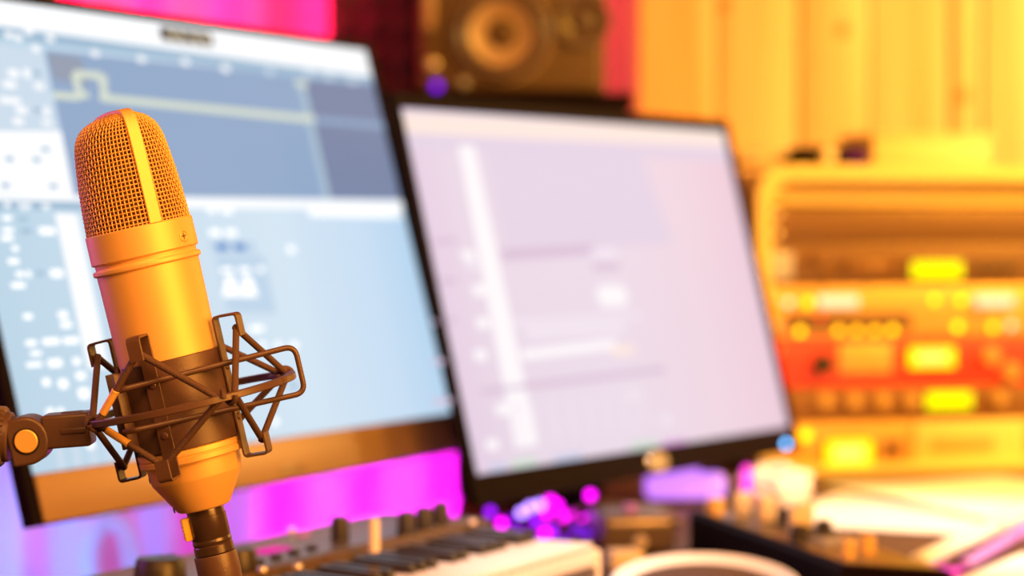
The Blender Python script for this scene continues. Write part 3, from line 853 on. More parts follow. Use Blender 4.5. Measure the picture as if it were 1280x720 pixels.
# ------------------------------------------------------------------ white dish leaning on a black adapter
dc = Vector((0.1335, 1.650, DESK))
tilt = rad(10)
R_d = 0.066
D = Matrix.Translation((dc.x, dc.y, DESK + R_d * 0.93 * sin(tilt) + 0.0015)) @ Matrix.Rotation(tilt, 4, 'X')
ds = thing('dish', 'round white dish tilted on the desk beside the fader controller', 'dish', D)
mb = MB(); mb.lathe([(0.0001, 0.002), (0.050, 0.002), (0.056, 0.003), (0.0595, 0.0062), (0.063, 0.0075), (0.0655, 0.0065), (0.066, 0.004), (0.058, 0.0), (0.03, 0.0), (0.0001, 0.0)], 72, cap=False)
mb.build('rim', M['white'], ds)
mb = MB(); mb.lathe([(0.0001, 0.0036), (0.050, 0.0034), (0.054, 0.0022)], 64, cap=False); mb.build('well', M['desk'], ds)['label'] = 'brown lining'
ap = thing('power_adapter', 'small black adapter propping up the back of the white dish', 'adapter', at((dc.x - 0.01, dc.y + 0.05, DESK)))
mb = MB(); mb.box((0, 0, 0.00825), (0.05, 0.020, 0.0165), bev=0.003, seg=3); mb.build('body', M['black_plastic'], ap)
mb = MB(); mb.tube(rounded([(-0.025, 0, 0.008), (-0.05, 0.01, 0.006), (-0.06, 0.05, 0.003), (-0.02, 0.10, 0.003)], 0.02), 0.0022, 8); mb.build('cord', M['rubber'], ap)

# ------------------------------------------------------------------ things under the middle monitor
c = PZ(800, 690, DESK)
it = thing('audio_interface', 'small brown audio interface with a round knob under the middle monitor', 'audio interface', at((c.x - 0.002, c.y - 0.03, DESK), rad(8)))
mb = MB(); mb.box((0, 0.035, 0.019), (0.058, 0.07, 0.030), bev=0.003, seg=3)
for sx in (-0.02, 0.02):
    for sy in (0.01, 0.06): mb.cyl((sx, sy, 0), (sx, sy, 0.005), 0.004, n=12)
mb.build('body', M['synth'], it)
mb = MB(); mb.lathe([(0.0055, 0), (0.0055, 0.005), (0.0045, 0.0062), (0.0001, 0.0062)], 20, Matrix.Translation((0.0, 0, 0.012)) @ RX); mb.build('knob', M['silver'], it)
mb = MB(); mb.lathe([(0.0055, 0), (0.0055, 0.005), (0.0045, 0.0062), (0.0001, 0.0062)], 20, Matrix.Translation((-0.004, 0.018, 0.034))); mb.build('knob', M['lilac'], it)
mb = MB(); mb.box((0, -0.0006, 0.027), (0.05, 0.0014, 0.004), bev=0.0004); mb.build('trim_strip', M['silver'], it)
c = PZ(787, 714, DESK)
pb = thing('adapter_plug', 'cream plug block on the desk left of the white dish', 'plug', at((c.x - 0.004, c.y, DESK), rad(10)))
mb = MB(); mb.box((0, 0, 0.008), (0.026, 0.03, 0.016), bev=0.003, seg=3); mb.build('body', M['cream'], pb)
for sx in (-0.006, 0.006):
    mb = MB(); mb.box((sx, 0.022, 0.008), (0.002, 0.016, 0.005)); mb.build('prong', M['brass'], pb)

# black cables across the stand foot
for nm, lb, pts in (('cable', 'black cable sagging highest under the middle monitor', [(748, 628, 2.05), (775, 634, 2.04), (806, 634, 2.05), (840, 640, 2.09)]),
                    ('cable', 'grey-brown cable running lowest under the middle monitor', [(742, 655, 2.03), (775, 655, 2.03), (815, 650, 2.04), (852, 652, 2.05)])):
    q = [P(*a) for a in pts]
    for a in q: a.z = max(a.z, DESK + 0.004)
    q = [Vector((q[0].x - 0.03, q[0].y + 0.05, DESK + 0.004))] + q + [Vector((q[-1].x - 0.005, q[-1].y + 0.06, DESK + 0.004))]
    tag(MB().tube(rounded(q, 0.03), 0.004, 10).build(nm, M['spk']), lb, 'cable')

# black power supply box at the left foot of the middle monitor
ps = thing('power_supply', 'black power supply box behind the lower left corner of the middle monitor', 'power supply', at((-0.018, 2.30, DESK)))
mb = MB(); mb.box((0, 0.06, 0.038), (0.072, 0.12, 0.068), bev=0.003)
for sx in (-0.025, 0.025):
    for sy in (0.015, 0.1): mb.cyl((sx, sy, 0), (sx, sy, 0.006), 0.005, n=12)
mb.build('body', M['black_plastic'], ps)
mb = MB(); mb.box((0.01, -0.001, 0.03), (0.03, 0.003, 0.02), bev=0.001); mb.build('socket', M['rubber'], ps)

# violet mood lamp bar
c = Vector(((862 - 640) / F * 2.27, 2.27, DESK))
lp = thing('mood_lamp', 'glowing lavender lamp block under the right of the middle monitor', 'lamp', at(c, rad(5)))
mb = MB(); mb.box((0, 0.012, 0.003), (0.090, 0.03, 0.006), bev=0.001); mb.build('base', M['black_plastic'], lp)
def lobe(x0, x1, z0, z1, mb, mi):
    mb.box(((x0 + x1) / 2, 0.012, (z0 + z1) / 2), (x1 - x0, 0.022, z1 - z0), bev=0.007, seg=4, mi=mi)
mb = MB(); lobe(-0.040, 0.012, 0.006, 0.0375, mb, 0); lobe(0.005, 0.036, 0.006, 0.030, mb, 0)
mb.build('lamp_body', emit('lavender_glow', (190, 120, 255), 1.3, (0.5, 0.4, 0.6)), lp)
c = Vector(((934 - 640) / F * 2.2, 2.2, DESK))
tb = thing('light_tube', 'short upright magenta light tube beside the crumpled cloth', 'lamp', at(c))
mb = MB(); mb.lathe([(0.008, 0), (0.008, 0.006), (0.006, 0.007), (0.0001, 0.007)], 24); mb.build('base', M['black_plastic'], tb)
mb = MB(); mb.lathe([(0.0042, 0.007), (0.0042, 0.040), (0.003, 0.044), (0.0001, 0.045)], 24); mb.build('tube', emit('magenta_glow', (250, 10, 225), 1.6, (0.5, 0.1, 0.4)), tb)

# string lights heaped on the desk
EB = {'v': emit('bulb_violet', (150, 20, 235), 3.0), 'm': emit('bulb_magenta', (255, 10, 245), 4.0), 'l': emit('bulb_lavender', (175, 130, 255), 4.5), 'd': emit('bulb_deep_violet', (90, 15, 170), 2.5)}
bul = [(613, 640, 'v'), (627, 654, 'm'), (624, 670, 'm'), (634, 668, 'm'), (648, 667, 'v'), (652, 641, 'l'), (663, 634, 'l'), (675, 631, 'l'), (688, 626, 'm'), (697, 632, 'm'), (684, 643, 'm'), (704, 645, 'm'), (716, 643, 'm'), (727, 644, 'm'),
       (738, 619, 'm'), (740, 645, 'v'), (690, 664, 'v'), (681, 666, 'm'), (733, 666, 'd'), (657, 677, 'v'), (669, 652, 'v'), (720, 662, 'd'), (640, 650, 'd'), (672, 676, 'd'), (705, 676, 'd')]
st = thing('string_lights', 'heap of violet and magenta string lights under the middle monitor', 'string lights', at((0.04, 2.0, DESK)))
pos = []
for i, (px, py, c) in enumerate(bul):
    q = PZ(px, py + 14, DESK + 0.004)
    d = min(2.10, max(1.78, q.y)); p = P(px, py, d)
    p.z = max(p.z, DESK + 0.006); pos.append((p, c))
I = inv(st)
order = []
rem = list(range(len(pos))); cur_ = 0; rem.remove(0); order.append(0)
while rem:
    nx_ = min(rem, key=lambda k: (pos[k][0] - pos[cur_][0]).length); rem.remove(nx_); order.append(nx_); cur_ = nx_
path = []
for k in order:
    path.append(pos[k][0] - Vector((0, 0, 0.0055))); 
mb = MB(); mb.tube(rounded(path + [path[-1] + Vector((0.02, 0.1, 0)), Vector((path[-1].x, path[-1].y + 0.2, DESK + 0.003))], 0.01, 4), 0.0012, 6); mb.build('cable', M['rubber'], st, I)
for p, c in pos:
    mb = MB(); mb.sphere(p, 0.0041, 8); mb.build('bulb', EB[c], st, I)

# ------------------------------------------------------------------ small synth keyboard
SZ = 0.057                                   # height of its top above the desk
SM = Matrix.Identity(4)
for i in range(3):                           # local x along the length (away), y towards the rear, z up
    SM[i][0], SM[i][1], SM[i][2] = UL[i], -VL[i], (0, 0, 1)[i]
re = PZ(603, 651, DESK + SZ)                 # far end of the ridge between panel and keys
SM[0][3], SM[1][3], SM[2][3] = re.x, re.y, DESK
sy = thing('synth_keyboard', 'dark compact keyboard with knobs and ivory keys along the bottom edge', 'keyboard', SM)
SL = 0.42
def syn(px, py, z):
    return SM.inverted() @ PZ(px, py, DESK + z)
PW = 0.088                                   # panel depth
mb = MB(); mb.prism([(-0.088, 0.006), (PW, 0.006), (PW, SZ - 0.002), (PW - 0.004, SZ), (0.006, SZ), (0.0, SZ - 0.003), (-0.003, 0.040), (-0.088, 0.030)], -SL, -0.0, (1, 2, 0))
for a in (-0.03, -SL + 0.03):
    for b in (-0.07, PW - 0.02): mb.cyl((a, b, 0), (a, b, 0.007), 0.008, n=16)
mb.build('body', M['synth'], sy)
mb = MB(); mb.box((0.004, 0.002, 0.03), (0.010, 2 * PW, 0.05), bev=0.003); mb.box((0.004, 0.046, 0.032), (0.010, PW - 0.004, 0.053), bev=0.003)
mb = MB(); mb.box((0.004, PW / 2 - 0.002, 0.032), (0.009, PW, 0.052), bev=0.003); mb.build('end_cheek', M['synth'], sy)
mb = MB(); mb.box((-SL / 2, PW / 2 + 0.004, SZ + 0.0004), (SL - 0.02, PW - 0.016, 0.001)); mb.build('control_panel', M['synth'], sy)
mb = MB(); mb.box((-SL / 2, 0.004, SZ - 0.001), (SL - 0.004, 0.005, 0.005), bev=0.0015); mb.build('ridge_trim', M['spk'], sy)
# keys
kw = 0.0142; nk = int(0.40 / kw); zk = 0.046
for i in range(nk):
    xk = -0.004 - kw * (i + 0.5)
    mb = MB()
    mb.box((xk, -0.0455, zk - 0.002), (kw - 0.0009, 0.083, 0.006), bev=0.0008)
    mb.box((xk, -0.085, zk - 0.008), (kw - 0.0009, 0.004, 0.014), bev=0.0008)
    mb.build('white_key', M['ivory'], sy)
    if i % 7 in (0, 1, 3, 4, 5) and i < nk - 1:
        mb = MB(); xb = xk - kw / 2
        mb.prism([(-0.004, zk + 0.0005), (-0.048, zk + 0.0005), (-0.046, zk + 0.007), (-0.006, zk + 0.009)], xb - 0.0038, xb + 0.0038, (1, 2, 0))
        mb.build('black_key', M['ebony'], sy)
mb = MB(); mb.box((0.0025, -0.045, 0.024), (0.009, 0.088, 0.036), bev=0.003); mb.build('key_cheek', M['cream'], sy)['label'] = 'warm pale end block of the keybed'
def sknob(px, py, r, h, m, name='knob', zz=0.001):
    q = syn(px, py, SZ + zz)
    mb = MB(); mb.lathe([(r, 0), (r, h * 0.15), (r * 0.93, h * 0.85), (r * 0.82, h), (0.0001, h * 1.01)], 28, Matrix.Translation((q.x, q.y, SZ + zz)))
    mb.box((q.x + r * 0.45, q.y, SZ + zz + h * 1.01), (r * 0.8, r * 0.16, 0.0008))
    mb.build(name, m, sy)
    return q
for px, py, r, h in ((425, 676, 0.0062, 0.016), (508, 668, 0.0065, 0.015), (530, 661, 0.0062, 0.015), (551, 655, 0.0060, 0.015)):
    sknob(px, py, r, h, M['knob'])
sknob(200, 727, 0.0155, 0.014, M['knob'], 'dial'); sknob(300, 712, 0.0105, 0.013, M['knob'], 'dial')
sknob(468, 690, 0.0034, 0.021, M['cream'], 'slider')
for px, py in ((364, 662), (590, 652), (372, 708), (328, 712)):
    sknob(px, py + 3, 0.0032, 0.003, M['silver'], 'button')
for k in range(5):
    q = syn(410 - k * 22, 690 + k * 6, SZ)
    mb = MB(); mb.box((q.x, q.y + 0.012, SZ + 0.002), (0.008, 0.005, 0.003), bev=0.0008); mb.build('pad_button', M['rubber'], sy)
q = syn(338, 690, SZ)
mb = MB(); mb.box((q.x, q.y, SZ + 0.0014), (0.030, 0.014, 0.0014), bev=0.0005); mb.build('display', emit('magenta_display', (250, 20, 170), 0.9), sy)['label'] = 'glowing magenta display'
q = syn(380, 672, SZ)
mb = MB(); mb.box((q.x, q.y, SZ + 0.002), (0.010, 0.006, 0.003), bev=0.0008); mb.build('mode_button', M['violet_cable'], sy)

# loop of cable hanging at the curtain
q = [P(118, 730, 3.0), P(113, 690, 3.0), P(122, 660, 3.0), P(140, 646, 3.0), P(154, 652, 3.0), P(162, 675, 3.0), P(172, 730, 3.0)]
lo = [Vector((q[0].x, 3.0, 0.012))] + q + [Vector((q[-1].x, 3.0, 0.012))]
tag(MB().tube(rounded(lo, 0.05), 0.010, 12).build('hose_loop', M['violet_cable']), 'violet looped hose standing against the curtain under the large monitor', 'hose')

# ------------------------------------------------------------------ microphone
MD = 1.15
PXM = MD / F                                  # one photo pixel at the microphone, in metres
O = P(173, 283, MD)
tl = rad(13.2)
ray = (P(225, 430, 1.0) - CAM).normalized()
lean = rad(3.0)
upv = (UPV * cos(tl) - RT * sin(tl)) * cos(lean) - ray * sin(lean)
zz = upv.normalized(); xx = (RT - zz * RT.dot(zz)).normalized(); yy = zz.cross(xx)
MM = Matrix.Identity(4)
for i in range(3):
    MM[i][0], MM[i][1], MM[i][2], MM[i][3] = xx[i], yy[i], zz[i], O[i]
k = PXM
def pr(l): return [(max(r, 0.01) * k, -h * k) for r, h in l]
def cylp(r, az, h):
    """point at radius r (px), azimuth in degrees (0 faces the viewer, + to the right), h px below the collar"""
    a = rad(az); return Vector((r * sin(a), -r * cos(a), -h)) * k
mic = thing('studio_microphone', 'gold side-address studio microphone in a black shock mount', 'microphone', MM)
# body (one lathe, with grooves)
mb = MB(); mb.lathe(pr([(60, 0), (66.5, 0), (67.5, 1.5), (67.8, 36), (66.8, 37.5), (64.2, 38), (63.8, 43), (64.2, 44), (67.6, 44.6), (68.2, 46), (68.2, 49.5), (67.4, 51), (64.6, 52), (64.2, 70), (63.2, 160), (62.6, 281),
                        (66.4, 281.3), (67, 283), (67, 288), (65.6, 289), (65.6, 290), (67, 291), (67, 297), (66.0, 298.5), (59.5, 299), (59.2, 304), (57.8, 319), (57.2, 322), (33.8, 361), (31.8, 362.4), (22, 363)]), 96)
body = mb.build('body', M['gold'], mic, angle=22)
# collar screw
def radial(az, h, r):
    a = rad(az)
    X = frame_from(Vector((sin(a), -cos(a), 0)), Vector((0, 0, 1)))
    return Matrix.Translation(cylp(r, az, h)) @ X
X = radial(58, 24, 67.4)
mb2 = MB(); mb2.lathe([(7.4 * k, 0), (7.4 * k, 1.0 * k), (6.2 * k, 1.5 * k), (5.4 * k, 0.5 * k), (0.01 * k, 0.5 * k)], 28, X, cap=False)
sc_ = mb2.build('screw', M['gold'], mic)
mb3 = MB()
for w, h in ((8, 1.5), (1.5, 8)):
    tmp = MB(); tmp.box((0, 0, 0.5 * k), (w * k, h * k, 0.8 * k)); mb3.add([X @ v for v in tmp.v], tmp.f)
mb3.build('screw_cross', M['lining'], sc_)
for az, h, r in ((-76, 313, 58.6), (-68, 356, 38)):
    X = radial(az, h, r)
    mb = MB(); mb.lathe([(4 * k, 0), (4 * k, 0.7 * k), (0.01 * k, 0.8 * k)], 20, X, cap=False); mb.build('vent_plug', M['lining'], mic)
# head: wedge that narrows across the strap and stays wide along it; (height, half-width across, half-width along)
HP = [(0, 64.5, 64.5), (30, 63, 64.6), (60, 60.5, 64.6), (85, 57.5, 64.2), (105, 54.5, 63.4), (117, 51, 62.4), (125, 46, 61), (131, 39.5, 59), (135.5, 31, 56), (139, 20, 50), (141.4, 9, 40), (142, 3, 30)]
SAZ = 28
SD_ = Vector((sin(rad(SAZ)), -cos(rad(SAZ)), 0)); SP_ = Vector((cos(rad(SAZ)), sin(rad(SAZ)), 0))
SMP = []
for A_, B_ in zip(HP[:-1], HP[1:]):
    L = math.hypot(B_[0] - A_[0], B_[1] - A_[1]); n = max(2, int(L / 2.4))
    for j in range(n): SMP.append(tuple(A_[q] + (B_[q] - A_[q]) * j / n for q in range(3)))
SMP.append(HP[-1])
for _ in range(4):
    SMP = [SMP[0]] + [tuple((a[q] + 2 * b[q] + c_[q]) / 4 for q in range(3)) for a, b, c_ in zip(SMP[:-2], SMP[1:-1], SMP[2:])] + [SMP[-1]]
cum = [0.0]
for a, b in zip(SMP[:-1], SMP[1:]): cum.append(cum[-1] + math.hypot(b[0] - a[0], b[1] - a[1]))
def at_s(s):
    s = min(max(s, 0), cum[-1])
    for i in range(len(cum) - 1):
        if s <= cum[i + 1]:
            t = (s - cum[i]) / max(1e-9, cum[i + 1] - cum[i])
            return tuple(SMP[i][q] + (SMP[i + 1][q] - SMP[i][q]) * t for q in range(3))
    return SMP[-1]
def head(s, phi, off=0.0):
    """point on the head: s along the profile, phi around it (0 = towards the strap), off = outward shift"""
    h, rp, rs = at_s(s)
    up_ = off * max(0.0, min(1.0, (50 - rp) / 30))
    o_ = off if rp > 12 else off * rp / 12
    return (SD_ * ((rs + o_) * cos(phi)) + SP_ * ((rp + o_) * sin(phi)) + Vector((0, 0, h + up_))) * k
NS = 40; NP = 72
vs = []; fs = []
for i in range(NS + 1):
    for j in range(NP): vs.append(head(cum[-1] * i / NS, 2 * pi * j / NP, -3.6))
for i in range(NS):
    for j in range(NP): fs.append([i * NP + j, i * NP + (j + 1) % NP, (i + 1) * NP + (j + 1) % NP, (i + 1) * NP + j])
fs.append([NS * NP + j for j in range(NP)])
mb = MB().add(vs, fs); mb.build('inner_screen', M['lining'], mic, angle=80)
PITCHW = 5.35; WR = 0.95
mb = MB()
nv = 76; nh = int(cum[-1] / PITCHW)
for j in range(nv):                            # upright wires, weaving in and out
    phi = 2 * pi * j / nv
    pts = []
    for i in range(nh * 2 + 1):
        pts.append(head(i * PITCHW / 2, phi, 0.75 * (1 if (i // 2 + j) % 2 else -1) * (i % 2)))
    mb.tube(pts, WR * k, 6)
for i in range(nh):                            # hoops
    pts = []
    for j in range(nv * 2):
        pts.append(head((i + 0.5) * PITCHW, 2 * pi * j / (nv * 2), -0.75 * (1 if (i + j // 2) % 2 else -1) * (1 - j % 2)))
    mb.tube(pts, WR * k, 6, True)
mb.build('grille_mesh', M['gold_wire'], mic, angle=80)
# strap over the head
half = [head(cum[-1] * i / 60, 0.0, 2.0) for i in range(61)]
half = half[:-1]
oth = [head(cum[-1] * i / 60, pi, 2.0) for i in range(60)][::-1]
a_, b_ = half[-1], oth[0]
cap_ = [a_ + (b_ - a_) * (t / 8) + Vector((0, 0, 1.2 * k * sin(pi * t / 8))) for t in range(1, 8)]
allp = half + cap_ + oth
side = SP_
vs = []; fs = []
W_ = 8.0 * k
for i, p in enumerate(allp):
    t = (allp[min(i + 1, len(allp) - 1)] - allp[max(i - 1, 0)]).normalized()
    n = side.cross(t).normalized()
    if n.dot(p - Vector((0, 0, 60 * k))) < 0: n = -n
    for (s_, q_) in ((-1, -2.4), (-1, 1.1), (-0.9, 1.7), (0.9, 1.7), (1, 1.1), (1, -2.4)):
        vs.append(p + side * (W_ * s_) + n * (q_ * k))
for i in range(len(allp) - 1):
    for j in range(6):
        j2 = (j + 1) % 6
        fs.append([i * 6 + j, i * 6 + j2, (i + 1) * 6 + j2, (i + 1) * 6 + j])
fs.append(list(range(6))); fs.append([(len(allp) - 1) * 6 + j for j in range(6)])
mb = MB().add(vs, fs); mb.build('head_strap', M['gold'], mic)

# ------------------------------------------------------------------ microphone cable with connector
xl = thing('microphone_cable', 'black cable plugged into the bottom of the gold microphone', 'cable', MM @ Matrix.Translation((0, 0, -363 * k)))
I2 = Matrix.Translation((0, 0, 363 * k))
mb = MB(); mb.lathe(pr([(20, 363.2), (23.4, 363.5), (23.6, 366), (23.6, 372), (24.6, 372.6), (24.8, 400), (24.2, 401), (24.2, 402.5), (24.9, 403.5), (24.9, 407), (24.2, 408), (24.2, 409.5), (25, 410.5), (25.2, 420), (24.2, 421)]), 64)
mb.build('connector_shell', M['xlr_black'], xl, I2)
mb = MB(); mb.lathe(pr([(24, 421.5), (26.6, 421.6), (27.4, 424), (27.4, 448), (25, 470), (15, 520), (12, 522)]), 64); mb.build('cable_sleeve', M['black_metal'], xl, I2)
mb = MB(); X = Matrix.Translation(cylp(26.5, -72, 384)) @ Matrix.Rotation(rad(-72), 4, 'Z')
tmp = MB(); tmp.box((0, 0, 0), (11 * k, 12 * k, 29 * k), bev=1.6 * k)
for j in range(6): tmp.box((0, -6.1 * k, (-11 + j * 4.4) * k), (9 * k, 2.0 * k, 1.9 * k), bev=0.5 * k)
mb.add([X @ v for v in tmp.v], tmp.f); mb.build('latch', M['latch'], xl, I2)['label'] = 'yellow release latch'
mb = MB()
mb.tube(rounded([cylp(0, 0, 515), cylp(0, 0, 600), MM.inverted() @ Vector((O.x + 0.08, O.y - 0.06, 0.74)), MM.inverted() @ Vector((O.x + 0.08, O.y - 0.08, 0.006))], 0.08, 10), 0.0035, 12)
mb.build('cord', M['rubber'], xl, I2)

# ------------------------------------------------------------------ shock mount
sm = thing('shock_mount', 'black spider shock mount with elastic cords around the gold microphone', 'shock mount', MM @ Matrix.Translation((0, 0, -225 * k)))
I3 = Matrix.Translation((0, 0, 225 * k))
# cradle sleeve, open at the left
mb = MB()
g0, g1 = rad(-52), rad(-52 + 336)
prof = [(65.4, 168), (68.2, 167.4), (69, 168.4), (69, 279), (68.2, 280), (65.4, 280), (65.4, 168)]
mb.lathe(pr(prof), 120, a0=g0, a1=g1)
mb.add([cylp(r, -52, h) for r, h in prof[:-1]], [[0, 1, 2, 3, 4, 5]]); mb.add([cylp(r, -52 + 336, h) for r, h in prof[:-1]], [[0, 1, 2, 3, 4, 5]])
cr_ = mb.build('cradle', M['black_metal'], sm, I3)
# lugs on both lips of the opening
for az in (-53, -75):
    mb = MB()
    X = Matrix.Translation(cylp(75, az, 220)) @ Matrix.Rotation(rad(az), 4, 'Z')
    tmp = MB(); tmp.box((0, 0, 0), (3.5 * k, 15 * k, 96 * k), bev=1 * k); mb.add([X @ v for v in tmp.v], tmp.f)
    mb.build('clamp_lug', M['black_metal'], cr_, I3)
HAZ = [-13, 76, 165, 254]
def strip(pts, az, w, t):
    """flat strip through (r, h) points in the radial plane at az"""
    a = rad(az); sd = Vector((cos(a), sin(a), 0))
    q = rounded([cylp(r, az, h) for r, h in pts], 5 * k, 5)
    return MB().tube(q, 1, flat=(t * k, w * k), up=sd)
for az in HAZ:
    mb = strip([(84 + 18, 160), (84 + 18, 132), (71.5, 131), (71.5, 309), (84 + 18, 310), (84 + 18, 284)], az, 9.0, 1.5)
    br = mb.build('hook_bracket', M['black_metal'], sm, I3)
    for h in (194, 258):
        X = radial(az, h, 72.6)
        mb = MB(); mb.lathe([(4.6 * k, 0), (4.6 * k, 1.2 * k), (3.6 * k, 2.2 * k), (0.01 * k, 2.6 * k)], 20, X, cap=False); mb.build('rivet', M['black_metal'], br, I3)
# hoop
CXO = 15; HR = 128; HH = 225
def hoop(az, dr=0, dh=0):
    a = rad(az); return Vector((CXO + (HR + dr) * sin(a), -(HR + dr) * cos(a), -(HH + dh))) * k
mb = MB(); mb.tube([hoop(i * 3) for i in range(120)], 1, closed=True, flat=(6.4 * k, 4.4 * k), up=(0, 0, 1)); ho = mb.build('hoop', M['black_metal'], sm, I3)
# elastic cords between hoop and hooks
AT = [28, 118, 208, 298]                      # where the cords cross the hoop
for i, az in enumerate(HAZ):
    for hk, sgn in ((150, 1), (292, -1)):
        hp = cylp(96, az, hk)
        for j in ((i - 1) % 4, i):
            aa = AT[j]
            e = hoop(aa + (-5 if j == i else 5), 0, -2 * sgn)
            mid = e
            mb = MB(); mb.tube([hp + (hp - e).normalized() * 3 * k, hp, e, e + (e - hp).normalized() * 2 * k], 4.3 * k, 12)
            cd = mb.build('elastic_cord', M['cord'], sm, I3)
            if aa == 298 and i == 0:          # brass crimps on the front left cords
                d = (hp - e); a0 = e + d * 0.12; a1 = e + d * 0.46
                mb = MB(); mb.cyl(a0, a1, 4.9 * k, n=16, bev=0.5 * k)
                mb.cyl(a0 + (a1 - a0) * 0.92, a1, 5.3 * k, n=16, bev=0.4 * k)
                mb.build('crimp', M['brass'], cd, I3)['label'] = 'brass crimp sleeve'
for aa in AT:
    c0 = hoop(aa)
    a = rad(aa); tang = Vector((cos(a), sin(a), 0)); rdl = Vector((sin(a), -cos(a), 0))
    pts = [c0 + (rdl * cos(t) * 9.5 + Vector((0, 0, 1)) * sin(t) * 8.5) * k + tang * (t - pi) * 2.6 * k for t in [i * 2 * pi / 24 for i in range(25)]]
    mb = MB(); mb.tube(pts, 3.2 * k, 10); mb.build('cord_loop', M['cord'], ho, I3)
    if aa != 298:
        mb = MB(); mb.tube([c0 + rdl * -12 * k + tang * 16 * k, c0 + rdl * -12 * k - tang * 16 * k], 3.0 * k, 10); mb.build('cord_end', M['cord'], ho, I3)
# wire handle, tangent to the cradle and bent back to the lug
hz = [(-60, 86, 192), (157, 33, 184), (157, 33, 254), (-60, 86, 250)]
hl = [Vector((-64, -66, -193)) * k] + [Vector((x, -y, -h)) * k for x, y, h in ((-52, 82, 190), (160, 32, 187), (160, 32, 247), (-52, 82, 242))] + [Vector((-64, -66, -243)) * k]
mb = MB(); mb.tube(rounded(hl, 14 * k, 8), 3.6 * k, 12); mb.build('wire_handle', M['black_metal'], sm, I3)
# pivot block on the left of the hoop
bx = [(-111, 247 - 20), (-150, 247 - 20)]
def rel(px, py):                              # photo point -> (across, below) in microphone px at its own distance
    dx, dy = px - 173, py - 283
    c_, s_ = cos(tl), sin(tl)
    return dx * c_ - dy * s_, dx * s_ + dy * c_
def q3(px, py, y):
    a, b = rel(px, py); return Vector((a, y, -b)) * k
mb = MB()
XB = Matrix.Identity(4)
e1_ = q3(115, 536, 0); e0_ = q3(56, 541, 0)
ax = (e1_ - e0_).normalized()
cB = (e1_ + e0_) / 2
rot = frame_from(Vector((0, 0, 1)).cross(Vector((0, 1, 0))), Vector((0, 0, 1)))
xa = (ax); ya = Vector((0, 1, 0)); za = xa.cross(ya)
R3 = Matrix((xa, ya, za)).transposed()
mb.box(cB, (60 * k, 46 * k, 42 * k), R3, bev=4 * k, seg=3)
blk = mb.build('pivot_block', M['black_plastic'], sm, I3)
mb = MB(); mb.box(cB + xa * 10 * k - ya * 23 * k + za * 0, (32 * k, 3 * k, 7 * k), R3, bev=1 * k); mb.build('groove_bar', M['black_metal'], blk, I3)
mb = MB(); mb.box(cB + xa * 6 * k + za * 21 * k, (26 * k, 14 * k, 3 * k), R3, bev=1 * k); mb.build('cord_clip', M['black_metal'], blk, I3)

# ------------------------------------------------------------------ boom stand holding the mount
bs = thing('boom_stand', 'black boom arm with knurled collar and gold disc at the left edge', 'microphone stand', at((O.x - 0.42, O.y, 0)))
I4 = inv(bs) @ MM
c0 = q3(37, 551, 0)
mb = MB()
# swivel head: rounded tongue seen from the side
pts = []
R_ = 30.5
for i in range(25):
    t = -pi / 2 + pi * i / 24
    pts.append((c0.x / k + R_ * cos(t) * 0.95 - 1, c0.z / k + R_ * sin(t)))
pts += [(c0.x / k - 24, c0.z / k + 29.5), (c0.x / k - 24, c0.z / k - 29.5)]
mb.prism([(a * k, b * k) for a, b in pts], -24 * k, 24 * k, (0, 2, 1))
hd = mb.build('swivel_head', M['black_plastic'], bs, I4)
bv = hd.modifiers.new('bevel', 'BEVEL'); bv.width = 4 * k; bv.segments = 3; bv.limit_method = 'ANGLE'; bv.angle_limit = rad(50)
dsc = c0 + Vector((0, -24 * k, 0))
mb = MB(); mb.lathe([(17 * k, -1 * k), (17 * k, 1.0 * k), (15.6 * k, 1.2 * k)], 40, Matrix.Translation(dsc) @ RX, cap=False); mb.build('screw_seat', M['rubber'], hd, I4)
mb = MB(); mb.lathe([(14.6 * k, 0.2 * k), (14.6 * k, 3.2 * k), (13.4 * k, 4 * k), (0.00001, 4.1 * k)], 40, Matrix.Translation(dsc) @ RX, cap=False); mb.build('screw_disc', M['brass'], hd, I4, angle=20)['label'] = 'gold screw disc'
# tongue into the block
mb = MB(); mb.box((c0 + cB) / 2, (40 * k, 16 * k, 26 * k), R3, bev=2 * k); mb.build('tongue', M['black_metal'], bs, I4)
# knurled collar with its axis to the left
dirL = (q3(-60, 543, 0) - c0).normalized()
XC = Matrix.Translation(c0 + dirL * 24 * k) @ frame_from(dirL, Vector((0, 0, 1)))
mb = MB(); mb.lathe([(30 * k, 0), (31.5 * k, 1.5 * k), (31.5 * k, 7 * k)], 48, XC); mb.build('collar', M['black_plastic'], bs, I4)
mb = MB(); n_ = 30; vs = []; fs = []
zlev = [(7, 34), (10, 36.5), (30, 36.5), (34, 33)]
for zl, r_ in zlev:
    for j in range(n_ * 4):
        rr = r_ + (1.6 if (j % 4) in (0, 1) else -1.6)
        t = 2 * pi * j / (n_ * 4); vs.append(XC @ Vector((rr * k * cos(t), rr * k * sin(t), zl * k)))
NJ = n_ * 4
for i in range(len(zlev) - 1):
    for j in range(NJ): fs.append([i * NJ + j, i * NJ + (j + 1) % NJ, (i + 1) * NJ + (j + 1) % NJ, (i + 1) * NJ + j])
fs.append(list(range(NJ))); fs.append([(len(zlev) - 1) * NJ + j for j in range(NJ)])
mb.add(vs, fs); mb.build('knurled_nut', M['black_plastic'], bs, I4)
a_ = c0 + dirL * 58 * k; 
aw = MM @ a_; bw = Vector((O.x - 0.42, O.y, aw.z + 0.02))
mb = MB(); mb.tube([aw, bw], 0.0095, 20); mb.build('boom_tube', M['black_metal'], bs, inv(bs))
mb = MB(); mb.tube([(bw.x, bw.y, 0.012), (bw.x, bw.y, bw.z + 0.03)], 0.011, 20); mb.build('pole', M['black_metal'], bs, inv(bs))
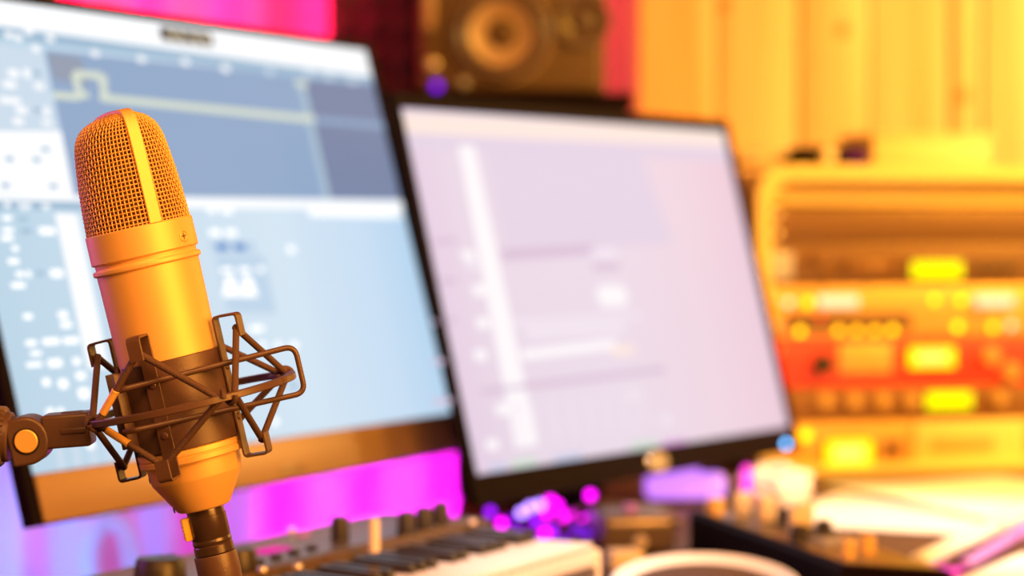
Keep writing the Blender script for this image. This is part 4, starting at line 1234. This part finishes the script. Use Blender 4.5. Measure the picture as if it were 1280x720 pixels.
mb = MB(); mb.lathe([(0.13, 0), (0.13, 0.010), (0.11, 0.018), (0.02, 0.03), (0.0001, 0.03)], 48, at((bw.x, bw.y, 0))); mb.build('base_plate', M['black_metal'], bs, inv(bs))

# ------------------------------------------------------------------ light
def area(name, loc, tgt, size, power, col, size2=None, spread=None):
    l = bpy.data.lights.new(name, 'AREA'); l.energy = power; l.color = col
    l.size = size
    if size2: l.shape = 'RECTANGLE'; l.size_y = size2
    if spread: l.spread = rad(spread)
    o = bpy.data.objects.new(name, l); COL.objects.link(o)
    o.location = Vector(loc)
    o.rotation_euler = (Vector(tgt) - Vector(loc)).to_track_quat('-Z', 'Y').to_euler()
    return o
def spot(name, loc, tgt, power, col, ang, blend=0.6, r=0.05):
    l = bpy.data.lights.new(name, 'SPOT'); l.energy = power; l.color = col
    l.spot_size = rad(ang); l.spot_blend = blend; l.shadow_soft_size = r
    o = bpy.data.objects.new(name, l); COL.objects.link(o)
    o.location = Vector(loc)
    o.rotation_euler = (Vector(tgt) - Vector(loc)).to_track_quat('-Z', 'Y').to_euler()
    return o
area('key_lamp', (0.75, 0.35, 1.35), O, 0.8, 12, (1.0, 0.38, 0.06), spread=100)
area('front_fill', (-0.05, -0.3, 2.3), (0, 1.4, 0.9), 0.9, 14, (1.0, 0.42, 0.12), spread=110)  # unseen weak warm fill, added above and behind the camera
area('rack_lamp', (1.25, 1.75, 1.75), (0.65, 2.7, 0.95), 0.5, 17, (1.0, 0.46, 0.04), spread=110)
area('wall_lamp', (1.5, 2.55, 1.5), (0.9, 3.2, 1.1), 0.4, 24, (1.0, 0.67, 0.22))
spot('paper_fill', (0.75, 1.85, 1.6), PZ(1195, 672, DESK), 46, (1.0, 0.88, 0.84), 33, 0.5, 0.06)  # added narrow spot that whitens the papers, no fixture behind it
spot('keys_fill', (0.5, 1.35, 1.6), (0.06, 1.58, 0.78), 40, (1.0, 0.88, 0.90), 22, 0.7, 0.05)  # second added spot, pales the keys and the dish rim
area('red_lamp', (-0.5, 2.5, 1.50), (-0.42, 3.1, 1.34), 0.2, 5.5, (1.0, 0.01, 0.06), spread=60)
spot('red_spot', (0.16, 2.80, 1.95), (0.13, 3.1, 1.15), 22, (1.0, 0.20, 0.02), 30, 0.6)
area('violet_strip', (-0.80, 2.75, 0.45), (-0.60, 3.1, 0.63), 0.45, 1.2, (0.10, 0.85, 1.0), 0.1, spread=84)
area('magenta_strip', (-0.12, 2.78, 0.46), (-0.11, 3.1, 0.63), 0.25, 1.7, (1.0, 0.02, 1.0), 0.1, spread=84)
area('violet_rim', (-0.55, 1.35, 1.0), O, 0.2, 0.5, (0.6, 0.12, 0.9))
w = bpy.data.worlds.new('world'); SC.world = w; w.use_nodes = True
w.node_tree.nodes['Background'].inputs['Color'].default_value = (0.30, 0.10, 0.10, 1)
w.node_tree.nodes['Background'].inputs['Strength'].default_value = 0.12

SC.view_settings.view_transform = 'Standard'
SC.view_settings.look = 'None'
SC.view_settings.exposure = 0.0
SC.view_settings.gamma = 1.0
SC.view_settings.use_curve_mapping = False
